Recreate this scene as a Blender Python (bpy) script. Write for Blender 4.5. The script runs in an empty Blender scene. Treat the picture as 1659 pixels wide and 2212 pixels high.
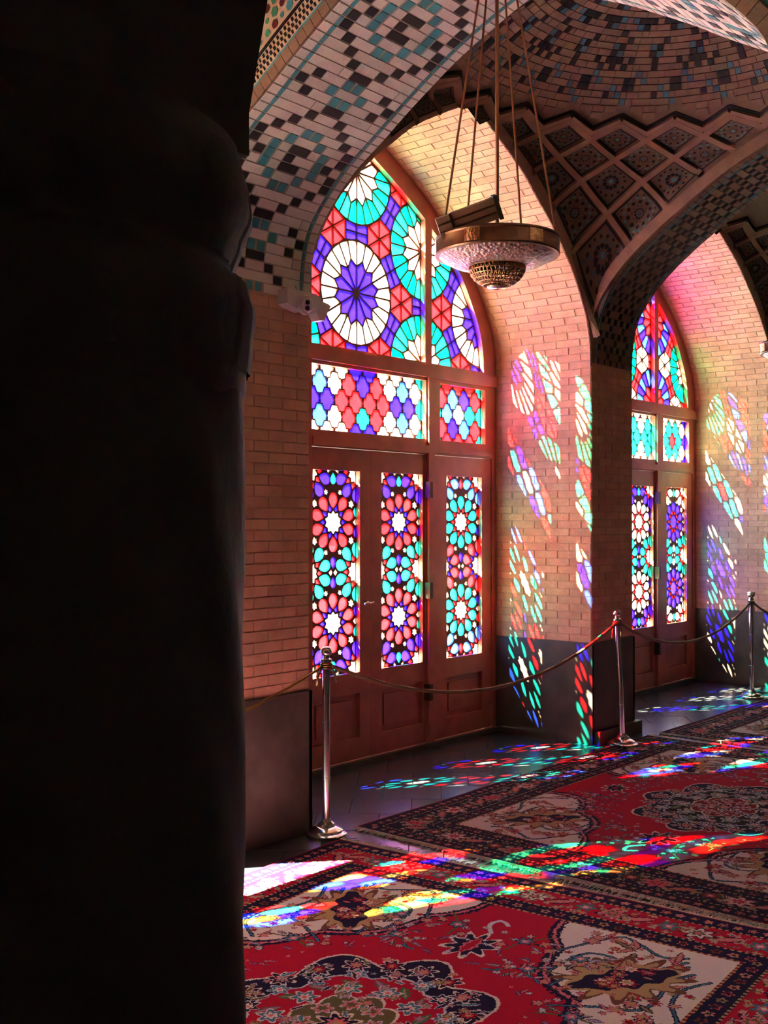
import bpy, bmesh, math, random
import numpy as np
from mathutils import Vector, Matrix
from mathutils.geometry import delaunay_2d_cdt

random.seed(7)
RNG = np.random.default_rng(11)
scene = bpy.context.scene
COL = scene.collection

# ------------------------------------------------------------------ camera
F_PX, IMG_W, IMG_H = 2400.0, 1659.0, 2212.0
YAW = math.atan((2870 - IMG_W / 2) / F_PX)
PITCH = math.atan((1125 - IMG_H / 2) / F_PX)
EYE = Vector((0, 0, 1.7))
FH = Vector((math.cos(YAW), math.sin(YAW), 0))
RT = Vector((math.sin(YAW), -math.cos(YAW), 0))
FW = FH * math.cos(PITCH) + Vector((0, 0, math.sin(PITCH)))
UP = RT.cross(FW)
cam_data = bpy.data.cameras.new('camera')
cam_data.sensor_fit = 'VERTICAL'
cam_data.sensor_height = 24.0
cam_data.lens = F_PX / IMG_H * 24.0
cam_data.clip_start = 0.05
cam = bpy.data.objects.new('camera', cam_data)
COL.objects.link(cam)
M = Matrix((RT, UP, -FW)).transposed().to_4x4()
M.translation = EYE
cam.matrix_world = M
scene.camera = cam

def proj(p):
    d = Vector(p) - EYE
    z = d.dot(FW)
    if z < 0.05:
        return None
    return (IMG_W / 2 + F_PX * d.dot(RT) / z, IMG_H / 2 - F_PX * d.dot(UP) / z, z)

# ------------------------------------------------------------------ sky, sun, exposure
SUN_AZ, SUN_EL = math.radians(-39), math.radians(42.5)     # direction the light travels in plan
sun_dir = Vector((math.cos(SUN_AZ) * math.cos(SUN_EL), math.sin(SUN_AZ) * math.cos(SUN_EL), -math.sin(SUN_EL)))
world = bpy.data.worlds.new('sky')
scene.world = world
world.use_nodes = True
wn = world.node_tree
for n in list(wn.nodes):
    wn.nodes.remove(n)
sky = wn.nodes.new('ShaderNodeTexSky')
sky.sky_type = 'NISHITA'
sky.sun_disc = False
sky.sun_elevation = SUN_EL
back = -sun_dir
sky.sun_rotation = math.atan2(back.x, back.y)
sky.altitude = 1500
sky.dust_density = 3.0
bg = wn.nodes.new('ShaderNodeBackground')
bg.inputs['Strength'].default_value = 0.32
wo = wn.nodes.new('ShaderNodeOutputWorld')
wn.links.new(sky.outputs[0], bg.inputs[0])
wn.links.new(bg.outputs[0], wo.inputs[0])
sun_data = bpy.data.lights.new('sun', 'SUN')
sun_data.energy = 240.0
sun_data.color = (1.0, 0.96, 0.90)
sun_data.angle = math.radians(0.53)
sun = bpy.data.objects.new('sun', sun_data)
COL.objects.link(sun)
sun.location = (-20, 25, 30)
sun.rotation_euler = sun_dir.to_track_quat('-Z', 'Y').to_euler()

vs = scene.view_settings
vs.view_transform = 'Standard'
vs.look = 'None'
vs.gamma = 1.0
vs.use_curve_mapping = False
vs.exposure = 0.8
cy = scene.cycles
cy.max_bounces = 7
cy.diffuse_bounces = 4
cy.glossy_bounces = 3
cy.transmission_bounces = 4
cy.transparent_max_bounces = 24
cy.sample_clamp_indirect = 6.0
cy.caustics_reflective = False
cy.caustics_refractive = False
cy.use_denoising = True
cy.use_adaptive_sampling = True
cy.adaptive_threshold = 0.025

# ------------------------------------------------------------------ materials
def new_mat(name):
    m = bpy.data.materials.new(name)
    m.use_nodes = True
    nt = m.node_tree
    for n in list(nt.nodes):
        nt.nodes.remove(n)
    out = nt.nodes.new('ShaderNodeOutputMaterial')
    return m, nt, out

def solid(name, col, rough=0.7, metal=0.0, noise=0.0, nscale=20.0, bump=0.0, bscale=60.0, island=0.0, spec=0.5, alt=None, altscale=5.0):
    """principled material: base colour varied by noise and per piece, plus fine bump"""
    m, nt, out = new_mat(name)
    b = nt.nodes.new('ShaderNodeBsdfPrincipled')
    b.inputs['Roughness'].default_value = rough
    b.inputs['Metallic'].default_value = metal
    b.inputs['Specular IOR Level'].default_value = spec
    nt.links.new(b.outputs[0], out.inputs[0])
    rgb = nt.nodes.new('ShaderNodeRGB')
    rgb.outputs[0].default_value = (*col, 1)
    cur = rgb.outputs[0]
    tc = nt.nodes.new('ShaderNodeNewGeometry')
    if alt is not None:
        nz = nt.nodes.new('ShaderNodeTexNoise')
        nz.inputs['Scale'].default_value = altscale
        nz.inputs['Detail'].default_value = 4
        nt.links.new(tc.outputs['Position'], nz.inputs['Vector'])
        rp = nt.nodes.new('ShaderNodeValToRGB')
        rp.color_ramp.elements[0].position = 0.42
        rp.color_ramp.elements[1].position = 0.66
        nt.links.new(nz.outputs['Fac'], rp.inputs[0])
        mx = nt.nodes.new('ShaderNodeMixRGB')
        mx.inputs[2].default_value = (*alt, 1)
        nt.links.new(rp.outputs[0], mx.inputs[0])
        nt.links.new(cur, mx.inputs[1])
        cur = mx.outputs[0]
    fac = None
    if noise > 0:
        nz = nt.nodes.new('ShaderNodeTexNoise')
        nz.inputs['Scale'].default_value = nscale
        nz.inputs['Detail'].default_value = 5
        nt.links.new(tc.outputs['Position'], nz.inputs['Vector'])
        mr = nt.nodes.new('ShaderNodeMapRange')
        mr.inputs[1].default_value = 0.3
        mr.inputs[2].default_value = 0.7
        mr.inputs[3].default_value = 1 - noise
        mr.inputs[4].default_value = 1 + noise
        nt.links.new(nz.outputs['Fac'], mr.inputs[0])
        fac = mr.outputs[0]
    if island > 0:
        oi = nt.nodes.new('ShaderNodeObjectInfo')
        ad = nt.nodes.new('ShaderNodeMath'); ad.operation = 'ADD'
        nt.links.new(oi.outputs['Random'], ad.inputs[0])
        nt.links.new(tc.outputs['Random Per Island'], ad.inputs[1])
        fr = nt.nodes.new('ShaderNodeMath'); fr.operation = 'FRACT'
        nt.links.new(ad.outputs[0], fr.inputs[0])
        mr = nt.nodes.new('ShaderNodeMapRange')
        mr.inputs[3].default_value = 1 - island
        mr.inputs[4].default_value = 1 + island
        nt.links.new(fr.outputs[0], mr.inputs[0])
        if fac is None:
            fac = mr.outputs[0]
        else:
            mu = nt.nodes.new('ShaderNodeMath'); mu.operation = 'MULTIPLY'
            nt.links.new(fac, mu.inputs[0]); nt.links.new(mr.outputs[0], mu.inputs[1])
            fac = mu.outputs[0]
    if fac is not None:
        mx = nt.nodes.new('ShaderNodeVectorMath'); mx.operation = 'SCALE'
        nt.links.new(cur, mx.inputs[0]); nt.links.new(fac, mx.inputs['Scale'])
        cur = mx.outputs[0]
    nt.links.new(cur, b.inputs['Base Color'])
    if bump > 0:
        nz = nt.nodes.new('ShaderNodeTexNoise')
        nz.inputs['Scale'].default_value = bscale
        nz.inputs['Detail'].default_value = 6
        nt.links.new(tc.outputs['Position'], nz.inputs['Vector'])
        bp = nt.nodes.new('ShaderNodeBump')
        bp.inputs['Strength'].default_value = bump
        bp.inputs['Distance'].default_value = 0.01
        nt.links.new(nz.outputs['Fac'], bp.inputs['Height'])
        nt.links.new(bp.outputs[0], b.inputs['Normal'])
    return m

def glass_mat(name, col, haze=0.22):
    """stained glass: tinted see-through sheet with haze added to spread sunlight into the room"""
    m, nt, out = new_mat(name)
    half = [max(c, 0.0) ** 0.5 for c in col]      # a pane has two faces
    geo = nt.nodes.new('ShaderNodeNewGeometry')
    nz = nt.nodes.new('ShaderNodeTexNoise')
    nz.inputs['Scale'].default_value = 18
    nz.inputs['Detail'].default_value = 3
    nt.links.new(geo.outputs['Position'], nz.inputs['Vector'])
    mr = nt.nodes.new('ShaderNodeMapRange')
    mr.inputs[1].default_value = 0.3
    mr.inputs[2].default_value = 0.7
    mr.inputs[3].default_value = 0.82
    mr.inputs[4].default_value = 1.0
    nt.links.new(nz.outputs['Fac'], mr.inputs[0])
    sc = nt.nodes.new('ShaderNodeVectorMath'); sc.operation = 'SCALE'
    sc.inputs[0].default_value = half
    nt.links.new(mr.outputs[0], sc.inputs['Scale'])
    tr = nt.nodes.new('ShaderNodeBsdfTransparent')
    nt.links.new(sc.outputs[0], tr.inputs[0])
    tl = nt.nodes.new('ShaderNodeBsdfTranslucent')
    nt.links.new(sc.outputs[0], tl.inputs[0])
    mx = nt.nodes.new('ShaderNodeMixShader')
    mx.inputs[0].default_value = haze
    nt.links.new(tr.outputs[0], mx.inputs[1])
    nt.links.new(tl.outputs[0], mx.inputs[2])
    gl = nt.nodes.new('ShaderNodeBsdfGlossy')
    gl.inputs['Roughness'].default_value = 0.12
    mg = nt.nodes.new('ShaderNodeMixShader')
    mg.inputs[0].default_value = 0.04
    nt.links.new(mx.outputs[0], mg.inputs[1])
    nt.links.new(gl.outputs[0], mg.inputs[2])
    nt.links.new(mg.outputs[0], out.inputs[0])
    return m

G = {
    'clear': glass_mat('clear_glass', (0.95, 0.86, 0.58)),
    'amber': glass_mat('amber_glass', (0.95, 0.50, 0.07)),
    'red': glass_mat('red_glass', (0.95, 0.009, 0.012)),
    'green': glass_mat('green_glass', (0.0, 0.60, 0.22)),
    'cyan': glass_mat('turquoise_glass', (0.005, 0.66, 0.46)),
    'blue': glass_mat('blue_glass', (0.014, 0.005, 0.88)),
    'sky': glass_mat('light_blue_glass', (0.02, 0.10, 0.92)),
}
BRICK = solid('buff_brick', (0.60, 0.345, 0.22), 0.85, noise=0.14, nscale=9, island=0.10, bump=0.35, bscale=70, alt=(0.50, 0.28, 0.175), altscale=2.5)
MORTAR = solid('brick_mortar', (0.44, 0.27, 0.18), 0.95, noise=0.15, nscale=30, bump=0.3, bscale=150)
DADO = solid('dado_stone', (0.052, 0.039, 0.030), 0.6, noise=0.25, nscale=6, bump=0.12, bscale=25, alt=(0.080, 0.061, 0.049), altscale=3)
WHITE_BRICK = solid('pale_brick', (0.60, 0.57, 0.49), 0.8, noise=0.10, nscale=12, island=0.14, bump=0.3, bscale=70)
DIM_TAN_BRICK = solid('dimmed_tan_brick', (0.155, 0.093, 0.053), 0.85, noise=0.12, nscale=12, island=0.16, bump=0.3, bscale=70)  # tan brick darkened, the dim light under the dome put into its colour
PALE_MORTAR = solid('grey_mortar', (0.30, 0.27, 0.22), 0.95, noise=0.12, nscale=30)
T_BLACK = solid('black_glaze', (0.010, 0.008, 0.009), 0.5, spec=0.25, noise=0.3, nscale=14, island=0.3)
T_TEAL = solid('turquoise_glaze', (0.035, 0.20, 0.24), 0.35, noise=0.2, nscale=14, island=0.2)
T_BLUEGREY = solid('slate_blue_glaze', (0.03, 0.085, 0.11), 0.35, noise=0.2, nscale=14, island=0.2)
T_RED = solid('oxblood_glaze', (0.08, 0.016, 0.014), 0.4, noise=0.2, nscale=14, island=0.2)
T_OCHRE = solid('ochre_glaze', (0.10, 0.060, 0.032), 0.5, noise=0.2, nscale=14, island=0.15)
T_GREEN = solid('green_glaze', (0.05, 0.26, 0.14), 0.35, noise=0.2, nscale=14, island=0.2)
T_CREAM = solid('cream_glaze', (0.50, 0.42, 0.29), 0.6, noise=0.1, nscale=14)
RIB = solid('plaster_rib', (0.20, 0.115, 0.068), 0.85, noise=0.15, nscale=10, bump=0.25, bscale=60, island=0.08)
VAULT_MORTAR = solid('dimmed_mortar', (0.12, 0.075, 0.046), 0.95, noise=0.15, nscale=30)  # mortar darkened, the dimness up in the vaults is put into its colour
WOOD = solid('red_brown_wood', (0.36, 0.095, 0.065), 0.45, noise=0.2, nscale=7, bump=0.08, bscale=40)  # red-brown, with the pink glow over the doors partly put into the colour
LEAD = solid('dark_wood_lattice', (0.10, 0.032, 0.022), 0.6, noise=0.15, nscale=30)
STONE = solid('grey_floor_stone', (0.042, 0.050, 0.064), 0.24, noise=0.16, nscale=5, island=0.10, bump=0.05, bscale=40)
GROUT = solid('floor_grout', (0.035, 0.037, 0.04), 0.9)
CHROME = solid('polished_steel', (0.62, 0.60, 0.58), 0.16, metal=1.0)
DARKENED_STONE = solid('darkened_column_stone', (0.028, 0.022, 0.02), 0.7, noise=0.25, nscale=8, bump=0.2, bscale=40)  # backlit darkness of the near column is put into the stone colour
PLASTER = solid('hall_plaster', (0.33, 0.26, 0.19), 0.9, noise=0.1, nscale=4)
COURT = solid('courtyard_stone', (0.55, 0.50, 0.42), 0.8, noise=0.12, nscale=2)

# ------------------------------------------------------------------ object helpers
ORG = {}
def link(o, parent=None, loc=(0, 0, 0)):
    COL.objects.link(o)
    if parent is not None:
        o.parent = parent
        ORG[o.name] = ORG[parent.name]
    else:
        o.location = loc
        ORG[o.name] = Vector(loc)
    return o

def thing(name, loc, label, cat, group=None, kind=None):
    o = bpy.data.objects.new(name, None)
    o.empty_display_size = 0.1
    link(o, None, loc)
    tag(o, label, cat, group, kind)
    return o

def tag(o, label=None, cat=None, group=None, kind=None):
    if label: o['label'] = label
    if cat: o['category'] = cat
    if group: o['group'] = group
    if kind: o['kind'] = kind
    return o

def obj(name, verts, faces, mats, parent=None, loc=(0, 0, 0), fm=None, smooth=False):
    """one mesh object from world-space vertices"""
    base = ORG[parent.name] if parent is not None else Vector(loc)
    me = bpy.data.meshes.new(name)
    me.from_pydata([(v[0] - base.x, v[1] - base.y, v[2] - base.z) for v in verts], [], faces)
    for m in (mats if isinstance(mats, (list, tuple)) else [mats]):
        me.materials.append(m)
    if fm is not None:
        me.polygons.foreach_set('material_index', fm)
    if smooth:
        me.polygons.foreach_set('use_smooth', [True] * len(me.polygons))
    me.update()
    o = bpy.data.objects.new(name, me)
    return link(o, parent, loc)

class MB:
    """mesh builder in world space"""
    def __init__(s):
        s.v = []; s.f = []; s.m = []
    def add(s, verts, faces, mi=0):
        b = len(s.v)
        s.v += [tuple(p) for p in verts]
        s.f += [tuple(i + b for i in f) for f in faces]
        s.m += [mi] * len(faces)
    def box(s, a, b, mi=0):
        x0, y0, z0 = a; x1, y1, z1 = b
        s.add([(x0, y0, z0), (x1, y0, z0), (x1, y1, z0), (x0, y1, z0), (x0, y0, z1), (x1, y0, z1), (x1, y1, z1), (x0, y1, z1)],
              [(0, 3, 2, 1), (4, 5, 6, 7), (0, 1, 5, 4), (1, 2, 6, 5), (2, 3, 7, 6), (3, 0, 4, 7)], mi)
    def prism(s, front, back, mi=0):
        n = len(front)
        s.add(list(front) + list(back), [tuple(range(n)), tuple(range(2 * n - 1, n - 1, -1))] +
              [(i, i + n, (i + 1) % n + n, (i + 1) % n) for i in range(n)], mi)
    def lathe(s, prof, c, seg=32, mi=0, axis=None, cap=True):
        """prof: list of (r, h); c: base point; axis optional unit vector"""
        ax = Vector(axis) if axis is not None else Vector((0, 0, 1))
        e1 = ax.orthogonal().normalized(); e2 = ax.cross(e1)
        vs_ = []; fs = []
        for r, h in prof:
            for k in range(seg):
                t = 2 * math.pi * k / seg
                vs_.append(Vector(c) + ax * h + (e1 * math.cos(t) + e2 * math.sin(t)) * r)
        for i in range(len(prof) - 1):
            for k in range(seg):
                a = i * seg + k; b = i * seg + (k + 1) % seg
                fs.append((a, b, b + seg, a + seg))
        if cap:
            fs.append(tuple(range(seg - 1, -1, -1)))
            fs.append(tuple(range((len(prof) - 1) * seg, len(prof) * seg)))
        s.add(vs_, fs, mi)
    def tube(s, pts, r, seg=8, mi=0, twist=0.0, lobes=0, amp=0.0):
        pts = [Vector(p) for p in pts]
        n = len(pts); vs_ = []; fs = []
        prev = None
        for i, p in enumerate(pts):
            t = (pts[min(i + 1, n - 1)] - pts[max(i - 1, 0)]).normalized()
            if prev is None:
                e1 = t.orthogonal().normalized()
            else:
                e1 = (prev - t * prev.dot(t)).normalized()
            prev = e1
            e2 = t.cross(e1)
            for k in range(seg):
                a = 2 * math.pi * k / seg
                rr = r * (1 + amp * math.cos(lobes * a + twist * i)) if lobes else r
                vs_.append(p + (e1 * math.cos(a) + e2 * math.sin(a)) * rr)
        for i in range(n - 1):
            for k in range(seg):
                a = i * seg + k; b = i * seg + (k + 1) % seg
                fs.append((a, b, b + seg, a + seg))
        fs.append(tuple(range(seg - 1, -1, -1)))
        fs.append(tuple(range((n - 1) * seg, n * seg)))
        s.add(vs_, fs, mi)
    def build(s, name, mats, parent=None, loc=(0, 0, 0), smooth=False):
        return obj(name, s.v, s.f, mats, parent, loc, s.m, smooth)

def smooth_by_angle(o, ang=40):
    me = o.data
    me.polygons.foreach_set('use_smooth', [True] * len(me.polygons))
    bm = bmesh.new(); bm.from_mesh(me)
    for e in bm.edges:
        if len(e.link_faces) == 2 and e.calc_face_angle(0) > math.radians(ang):
            e.smooth = False
    bm.to_mesh(me); bm.free()
    return o

def screen_area(verts):
    ps = [proj(v) for v in verts]
    if any(p is None for p in ps):
        return 0.0
    xs = [p[0] for p in ps]; ys = [p[1] for p in ps]
    x0, x1, y0, y1 = min(xs), max(xs), min(ys), max(ys)
    if x1 < 0 or x0 > IMG_W or y1 < 0 or y0 > IMG_H or x1 < 500:
        return 0.0
    return (x1 - x0) * (y1 - y0)

def emit(pieces, parent, name, limit=290, rest=None):
    """pieces: (verts, faces, material). The ones that show largest become objects, the rest one joined part."""
    ranked = sorted(range(len(pieces)), key=lambda i: -screen_area(pieces[i][0]))
    shown = [i for i in ranked[:limit] if screen_area(pieces[i][0]) > 0]
    keep = set(shown)
    for i in shown:
        v, f, m = pieces[i]
        obj(name, v, f, m, parent)
    mb = MB(); mats = []
    for i, (v, f, m) in enumerate(pieces):
        if i in keep:
            continue
        if m not in mats:
            mats.append(m)
        mb.add(v, f, mats.index(m))
    if mb.v:
        o = mb.build(rest or (name + '_field'), mats, parent)
        o['kind'] = 'stuff'

# ------------------------------------------------------------------ 2D helpers
def clip_half(poly, p, n):
    """keep the side where (q-p).n >= 0"""
    out = []
    for i in range(len(poly)):
        a = poly[i]; b = poly[(i + 1) % len(poly)]
        da = (a[0] - p[0]) * n[0] + (a[1] - p[1]) * n[1]
        db = (b[0] - p[0]) * n[0] + (b[1] - p[1]) * n[1]
        if da >= 0:
            out.append(a)
        if (da > 0) != (db > 0) and abs(da - db) > 1e-12:
            t = da / (da - db)
            out.append((a[0] + (b[0] - a[0]) * t, a[1] + (b[1] - a[1]) * t))
    return out

def area2(poly):
    return 0.5 * sum(poly[i][0] * poly[(i + 1) % len(poly)][1] - poly[(i + 1) % len(poly)][0] * poly[i][1] for i in range(len(poly)))

def ccw(poly):
    return poly if area2(poly) > 0 else poly[::-1]

def clip_convex(poly, clip):
    clip = ccw(clip)
    for i in range(len(clip)):
        a = clip[i]; b = clip[(i + 1) % len(clip)]
        n = (-(b[1] - a[1]), b[0] - a[0])
        poly = clip_half(poly, a, n)
        if len(poly) < 3:
            return []
    return poly

def dedupe(poly, eps=1e-4):
    out = []
    for p in poly:
        if not out or math.hypot(p[0] - out[-1][0], p[1] - out[-1][1]) > eps:
            out.append(p)
    while len(out) > 1 and math.hypot(out[0][0] - out[-1][0], out[0][1] - out[-1][1]) <= eps:
        out.pop()
    return out

def inset_convex(poly, d):
    poly = ccw(dedupe(poly))
    res = poly
    for i in range(len(poly)):
        a = poly[i]; b = poly[(i + 1) % len(poly)]
        L = math.hypot(b[0] - a[0], b[1] - a[1])
        n = (-(b[1] - a[1]) / L, (b[0] - a[0]) / L)
        res = clip_half(res, (a[0] + n[0] * d, a[1] + n[1] * d), n)
        if len(res) < 3:
            return []
    return dedupe(res)

def offset_poly(poly, d):
    """vertex-normal inset for gently concave outlines"""
    poly = ccw(dedupe(poly)); n = len(poly); out = []
    for i in range(n):
        a = poly[i - 1]; b = poly[i]; c = poly[(i + 1) % n]
        n1 = Vector((-(b[1] - a[1]), b[0] - a[0])).normalized()
        n2 = Vector((-(c[1] - b[1]), c[0] - b[0])).normalized()
        m = n1 + n2
        if m.length < 1e-6:
            m = n1
        m.normalize()
        k = d / max(0.5, m.dot(n1))
        out.append((b[0] + m.x * k, b[1] + m.y * k))
    return out

def pin(p, q):
    """point in polygon"""
    c = False
    for i in range(len(q)):
        a = q[i]; b = q[i - 1]
        if (a[1] > p[1]) != (b[1] > p[1]) and p[0] < (b[0] - a[0]) * (p[1] - a[1]) / (b[1] - a[1]) + a[0]:
            c = not c
    return c

def sheet_with_holes(outer, holes, ya, yb, mb, to3, mi=0):
    """solid board with cut-outs: outer and holes are 2D loops, to3(u, v, y) places them"""
    verts = []; edges = []
    loops = [ccw(dedupe(outer))] + [ccw(dedupe(h)) for h in holes]
    for lp in loops:
        b = len(verts)
        verts += [Vector(p) for p in lp]
        edges += [(b + i, b + (i + 1) % len(lp)) for i in range(len(lp))]
    r = delaunay_2d_cdt(verts, edges, [], 0, 1e-6)
    ov, of = r[0], r[2]
    boxes = [(min(p[0] for p in h), max(p[0] for p in h), min(p[1] for p in h), max(p[1] for p in h), h) for h in loops[1:]]
    keep = []
    for f in of:
        m = (sum(ov[i][0] for i in f) / len(f), sum(ov[i][1] for i in f) / len(f))
        if not pin(m, loops[0]):
            continue
        if any(x0 <= m[0] <= x1 and y0 <= m[1] <= y1 and pin(m, h) for x0, x1, y0, y1, h in boxes):
            continue
        keep.append(f)
    used = {}
    fv = []
    for f in keep:
        for i in f:
            if i not in used:
                used[i] = len(fv); fv.append(ov[i])
    n = len(fv)
    vv = [to3(p[0], p[1], ya) for p in fv] + [to3(p[0], p[1], yb) for p in fv]
    ff = []
    ecount = {}
    for f in keep:
        g = [used[i] for i in f]
        ff.append(tuple(g)); ff.append(tuple(i + n for i in reversed(g)))
        for k in range(len(g)):
            a, b = g[k], g[(k + 1) % len(g)]
            ecount.setdefault((min(a, b), max(a, b)), []).append((a, b))
    for e, l in ecount.items():
        if len(l) == 1:
            a, b = l[0]
            ff.append((b, a, a + n, b + n))
    mb.add(vv, ff, mi)

def catmull(pts, n=12):
    P = [Vector(p) for p in pts]
    out = []
    for i in range(len(P) - 1):
        p0 = P[max(i - 1, 0)]; p1 = P[i]; p2 = P[i + 1]; p3 = P[min(i + 2, len(P) - 1)]
        for k in range(n):
            t = k / n
            out.append(0.5 * ((2 * p1) + (p2 - p0) * t + (2 * p0 - 5 * p1 + 4 * p2 - p3) * t * t + (3 * p1 - p0 - 3 * p2 + p3) * t ** 3))
    out.append(P[-1])
    return out

def resample(pts, step):
    """equal steps along a polyline"""
    pts = [Vector(p) for p in pts]
    L = [0.0]
    for i in range(1, len(pts)):
        L.append(L[-1] + (pts[i] - pts[i - 1]).length)
    n = max(1, round(L[-1] / step))
    out = []; j = 0
    for k in range(n + 1):
        s = L[-1] * k / n
        while j < len(L) - 2 and L[j + 1] < s:
            j += 1
        t = (s - L[j]) / max(1e-9, L[j + 1] - L[j])
        out.append(pts[j].lerp(pts[j + 1], min(1, max(0, t))))
    return out

# ================================================================== THE SETTING
YF, YW, YOUT = 4.27, 5.20, 5.32          # pier face, glass plane, outer face of the window wall
PX, C1 = 3.72, 5.92                      # bay pitch, centre of the middle bay
HS, ZS, ZD = 1.536, 2.90, 0.77           # half opening, springing, dado height
YC, HY = 2.80, 1.4725                    # vault centre in depth, half span of the cross arches
ZTOP = 5.5
BAYS = {'near': C1 - PX, 'middle': C1, 'far': C1 + PX}

REV = catmull([(1.536, 2.90), (1.525, 3.05), (1.49, 3.19), (1.427, 3.324), (1.26, 3.57), (1.02, 3.81), (0.8, 3.985), (0.594, 4.14), (0.3, 4.30), (0, 4.448)], 8)
TRV = catmull([(1.4725, 2.90), (1.465, 3.05), (1.44, 3.19), (1.37, 3.33), (1.167, 3.535), (0.94, 3.68), (0.72, 3.82), (0.43, 3.985), (0.16, 4.10), (0, 4.16)], 8)
TRV2 = catmull([(1.4725, 2.90), (1.46, 3.07), (1.42, 3.27), (1.33, 3.43), (1.167, 3.61), (0.94, 3.79), (0.72, 3.935), (0.43, 4.11), (0.16, 4.235), (0, 4.30)], 8)
GLZ = catmull([(1.366, 2.887), (1.362, 3.0), (1.325, 3.17), (1.247, 3.337), (1.07, 3.60), (0.85, 3.79), (0.616, 3.955), (0.3, 4.135), (0, 4.285)], 6)

def opening(prof, z0):
    """closed loop of an arched opening, counter-clockwise from lower left"""
    right = [(p[0], p[1]) for p in prof]
    left = [(-p[0], p[1]) for p in prof[:-1]]
    return [(-prof[0][0], z0), (prof[0][0], z0)] + right + left[::-1]

def notch(x0, x1, prof, ztop, z0=0.0):
    h = prof[0][0]
    return [(x0, z0), (-h, z0)] + [(-p[0], p[1]) for p in prof] + [(p[0], p[1]) for p in prof[:-1]][::-1] + [(h, z0), (x1, z0), (x1, ztop), (x0, ztop)]

# --- walls with the arched bays
WALLS = {}
for key, c in BAYS.items():
    mb = MB()
    rv = REV if key != 'near' else [Vector((p.x * 1.35 / HS, p.y)) for p in REV]
    sheet_with_holes([(p[0] + c, p[1]) for p in notch(-PX / 2, PX / 2, rv, ZTOP)], [], YF, YOUT, mb, lambda u, v, y: (u, y, v))
    lab = {'near': 'brick window wall nearest the viewer with the white camera on its pier',
           'middle': 'arched brick window recess behind the hanging lamp, sunlit jamb on its right',
           'far': 'farther arched brick window recess at the right edge of the picture'}[key]
    w = mb.build('wall_' + key, MORTAR, None, (c, YF, 0))
    tag(w, lab, 'wall', kind='structure')
    WALLS[key] = w

def brick_prism(a, b, nrm, u, u0, u1, gap, up, base=0.004):
    """box between profile points a,b (3D), raised along nrm, running from u0 to u1 along axis u"""
    d = (b - a); L = d.length; d.normalize()
    a2 = a + d * gap; b2 = b - d * gap
    q = []
    for h in (-base, up):
        for (p, uu) in ((a2, u0 + gap), (b2, u0 + gap), (b2, u1 - gap), (a2, u1 - gap)):
            q.append(p + nrm * h + u * uu)
    # small chamfer on the raised face keeps the joints soft
    cx = sum((v for v in q[4:]), Vector()) / 4
    q[4:] = [v + (cx - v).normalized() * min(0.002, (cx - v).length * 0.2) for v in q[4:]]
    return (q, [(0, 3, 2, 1), (4, 5, 6, 7), (0, 1, 5, 4), (1, 2, 6, 5), (2, 3, 7, 6), (3, 0, 4, 7)], BRICK)

def reveal_bricks(c, sides=(1, -1), kx=1.0):
    out = []
    for s in sides:
        prof = [Vector((HS, ZD))] + REV
        pts = resample(prof, 0.058)
        for i in range(len(pts) - 1):
            a = Vector((c + s * kx * pts[i].x, 0, pts[i].y)); b = Vector((c + s * kx * pts[i + 1].x, 0, pts[i + 1].y))
            t = (b - a).normalized()
            n = Vector((-t.z, 0, t.x)) * s
            y = YF - (0.105 if i % 2 else 0.0) - 0.02
            while y < 5.13:
                y0 = max(y, YF); y1 = min(y + 0.21 + RNG.uniform(-0.006, 0.006), 5.135)
                y += 0.21
                if y1 - y0 < 0.03:
                    continue
                out.append(brick_prism(a, b, n, Vector((0, 1, 0)), y0, y1, 0.0026 + RNG.uniform(0, 0.0012), 0.0035 + RNG.uniform(-0.001, 0.0015)))
    return out

def pier_bricks(x0, x1, z0=ZD, z1=2.885):
    out = []
    n = round((z1 - z0) / 0.058)
    for i in range(n):
        a = Vector((0, YF, z0 + (z1 - z0) * i / n)); b = Vector((0, YF, z0 + (z1 - z0) * (i + 1) / n))
        x = x0 - (0.105 if i % 2 else 0.0)
        while x < x1:
            xa = max(x, x0); xb = min(x + 0.21, x1)
            x += 0.21
            if xb - xa < 0.03:
                continue
            out.append(brick_prism(a, b, Vector((0, -1, 0)), Vector((1, 0, 0)), xa, xb, 0.0026 + RNG.uniform(0, 0.0012), 0.0035 + RNG.uniform(-0.001, 0.0015)))
    return out

for key, c in BAYS.items():
    pcs = pier_bricks(c + (HS if key != 'near' else 1.35), c + PX - HS)
    pcs += reveal_bricks(c, (1, -1), 1.0 if key != 'near' else 1.35 / HS)
    emit(pcs, WALLS[key], 'brick', 290 if key != 'near' else 150, 'brick_courses')
    # dado of dark stone: jambs and pier faces, a low plinth under it
    mb = MB()
    mb.box((c + (HS if key != 'near' else 1.35) - 0.012, YF - 0.014, 0), (c + PX - HS + 0.012, YF + 0.02, ZD))
    if key != 'near': mb.box((c + HS - 0.014, YF - 0.014, 0), (c + HS + 0.01, 5.14, ZD))
    mb.box((c - HS - 0.01, YF - 0.014, 0), (c - HS + 0.014, 5.14, ZD))
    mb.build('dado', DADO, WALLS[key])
    if key == 'near': continue
    mb = MB()
    mb.box((c + HS + 0.02, YF - 0.06, 0), (c + PX - HS + 0.05, YF + 0.02, 0.10))
    mb.build('plinth_stone', DADO, WALLS[key])

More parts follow.
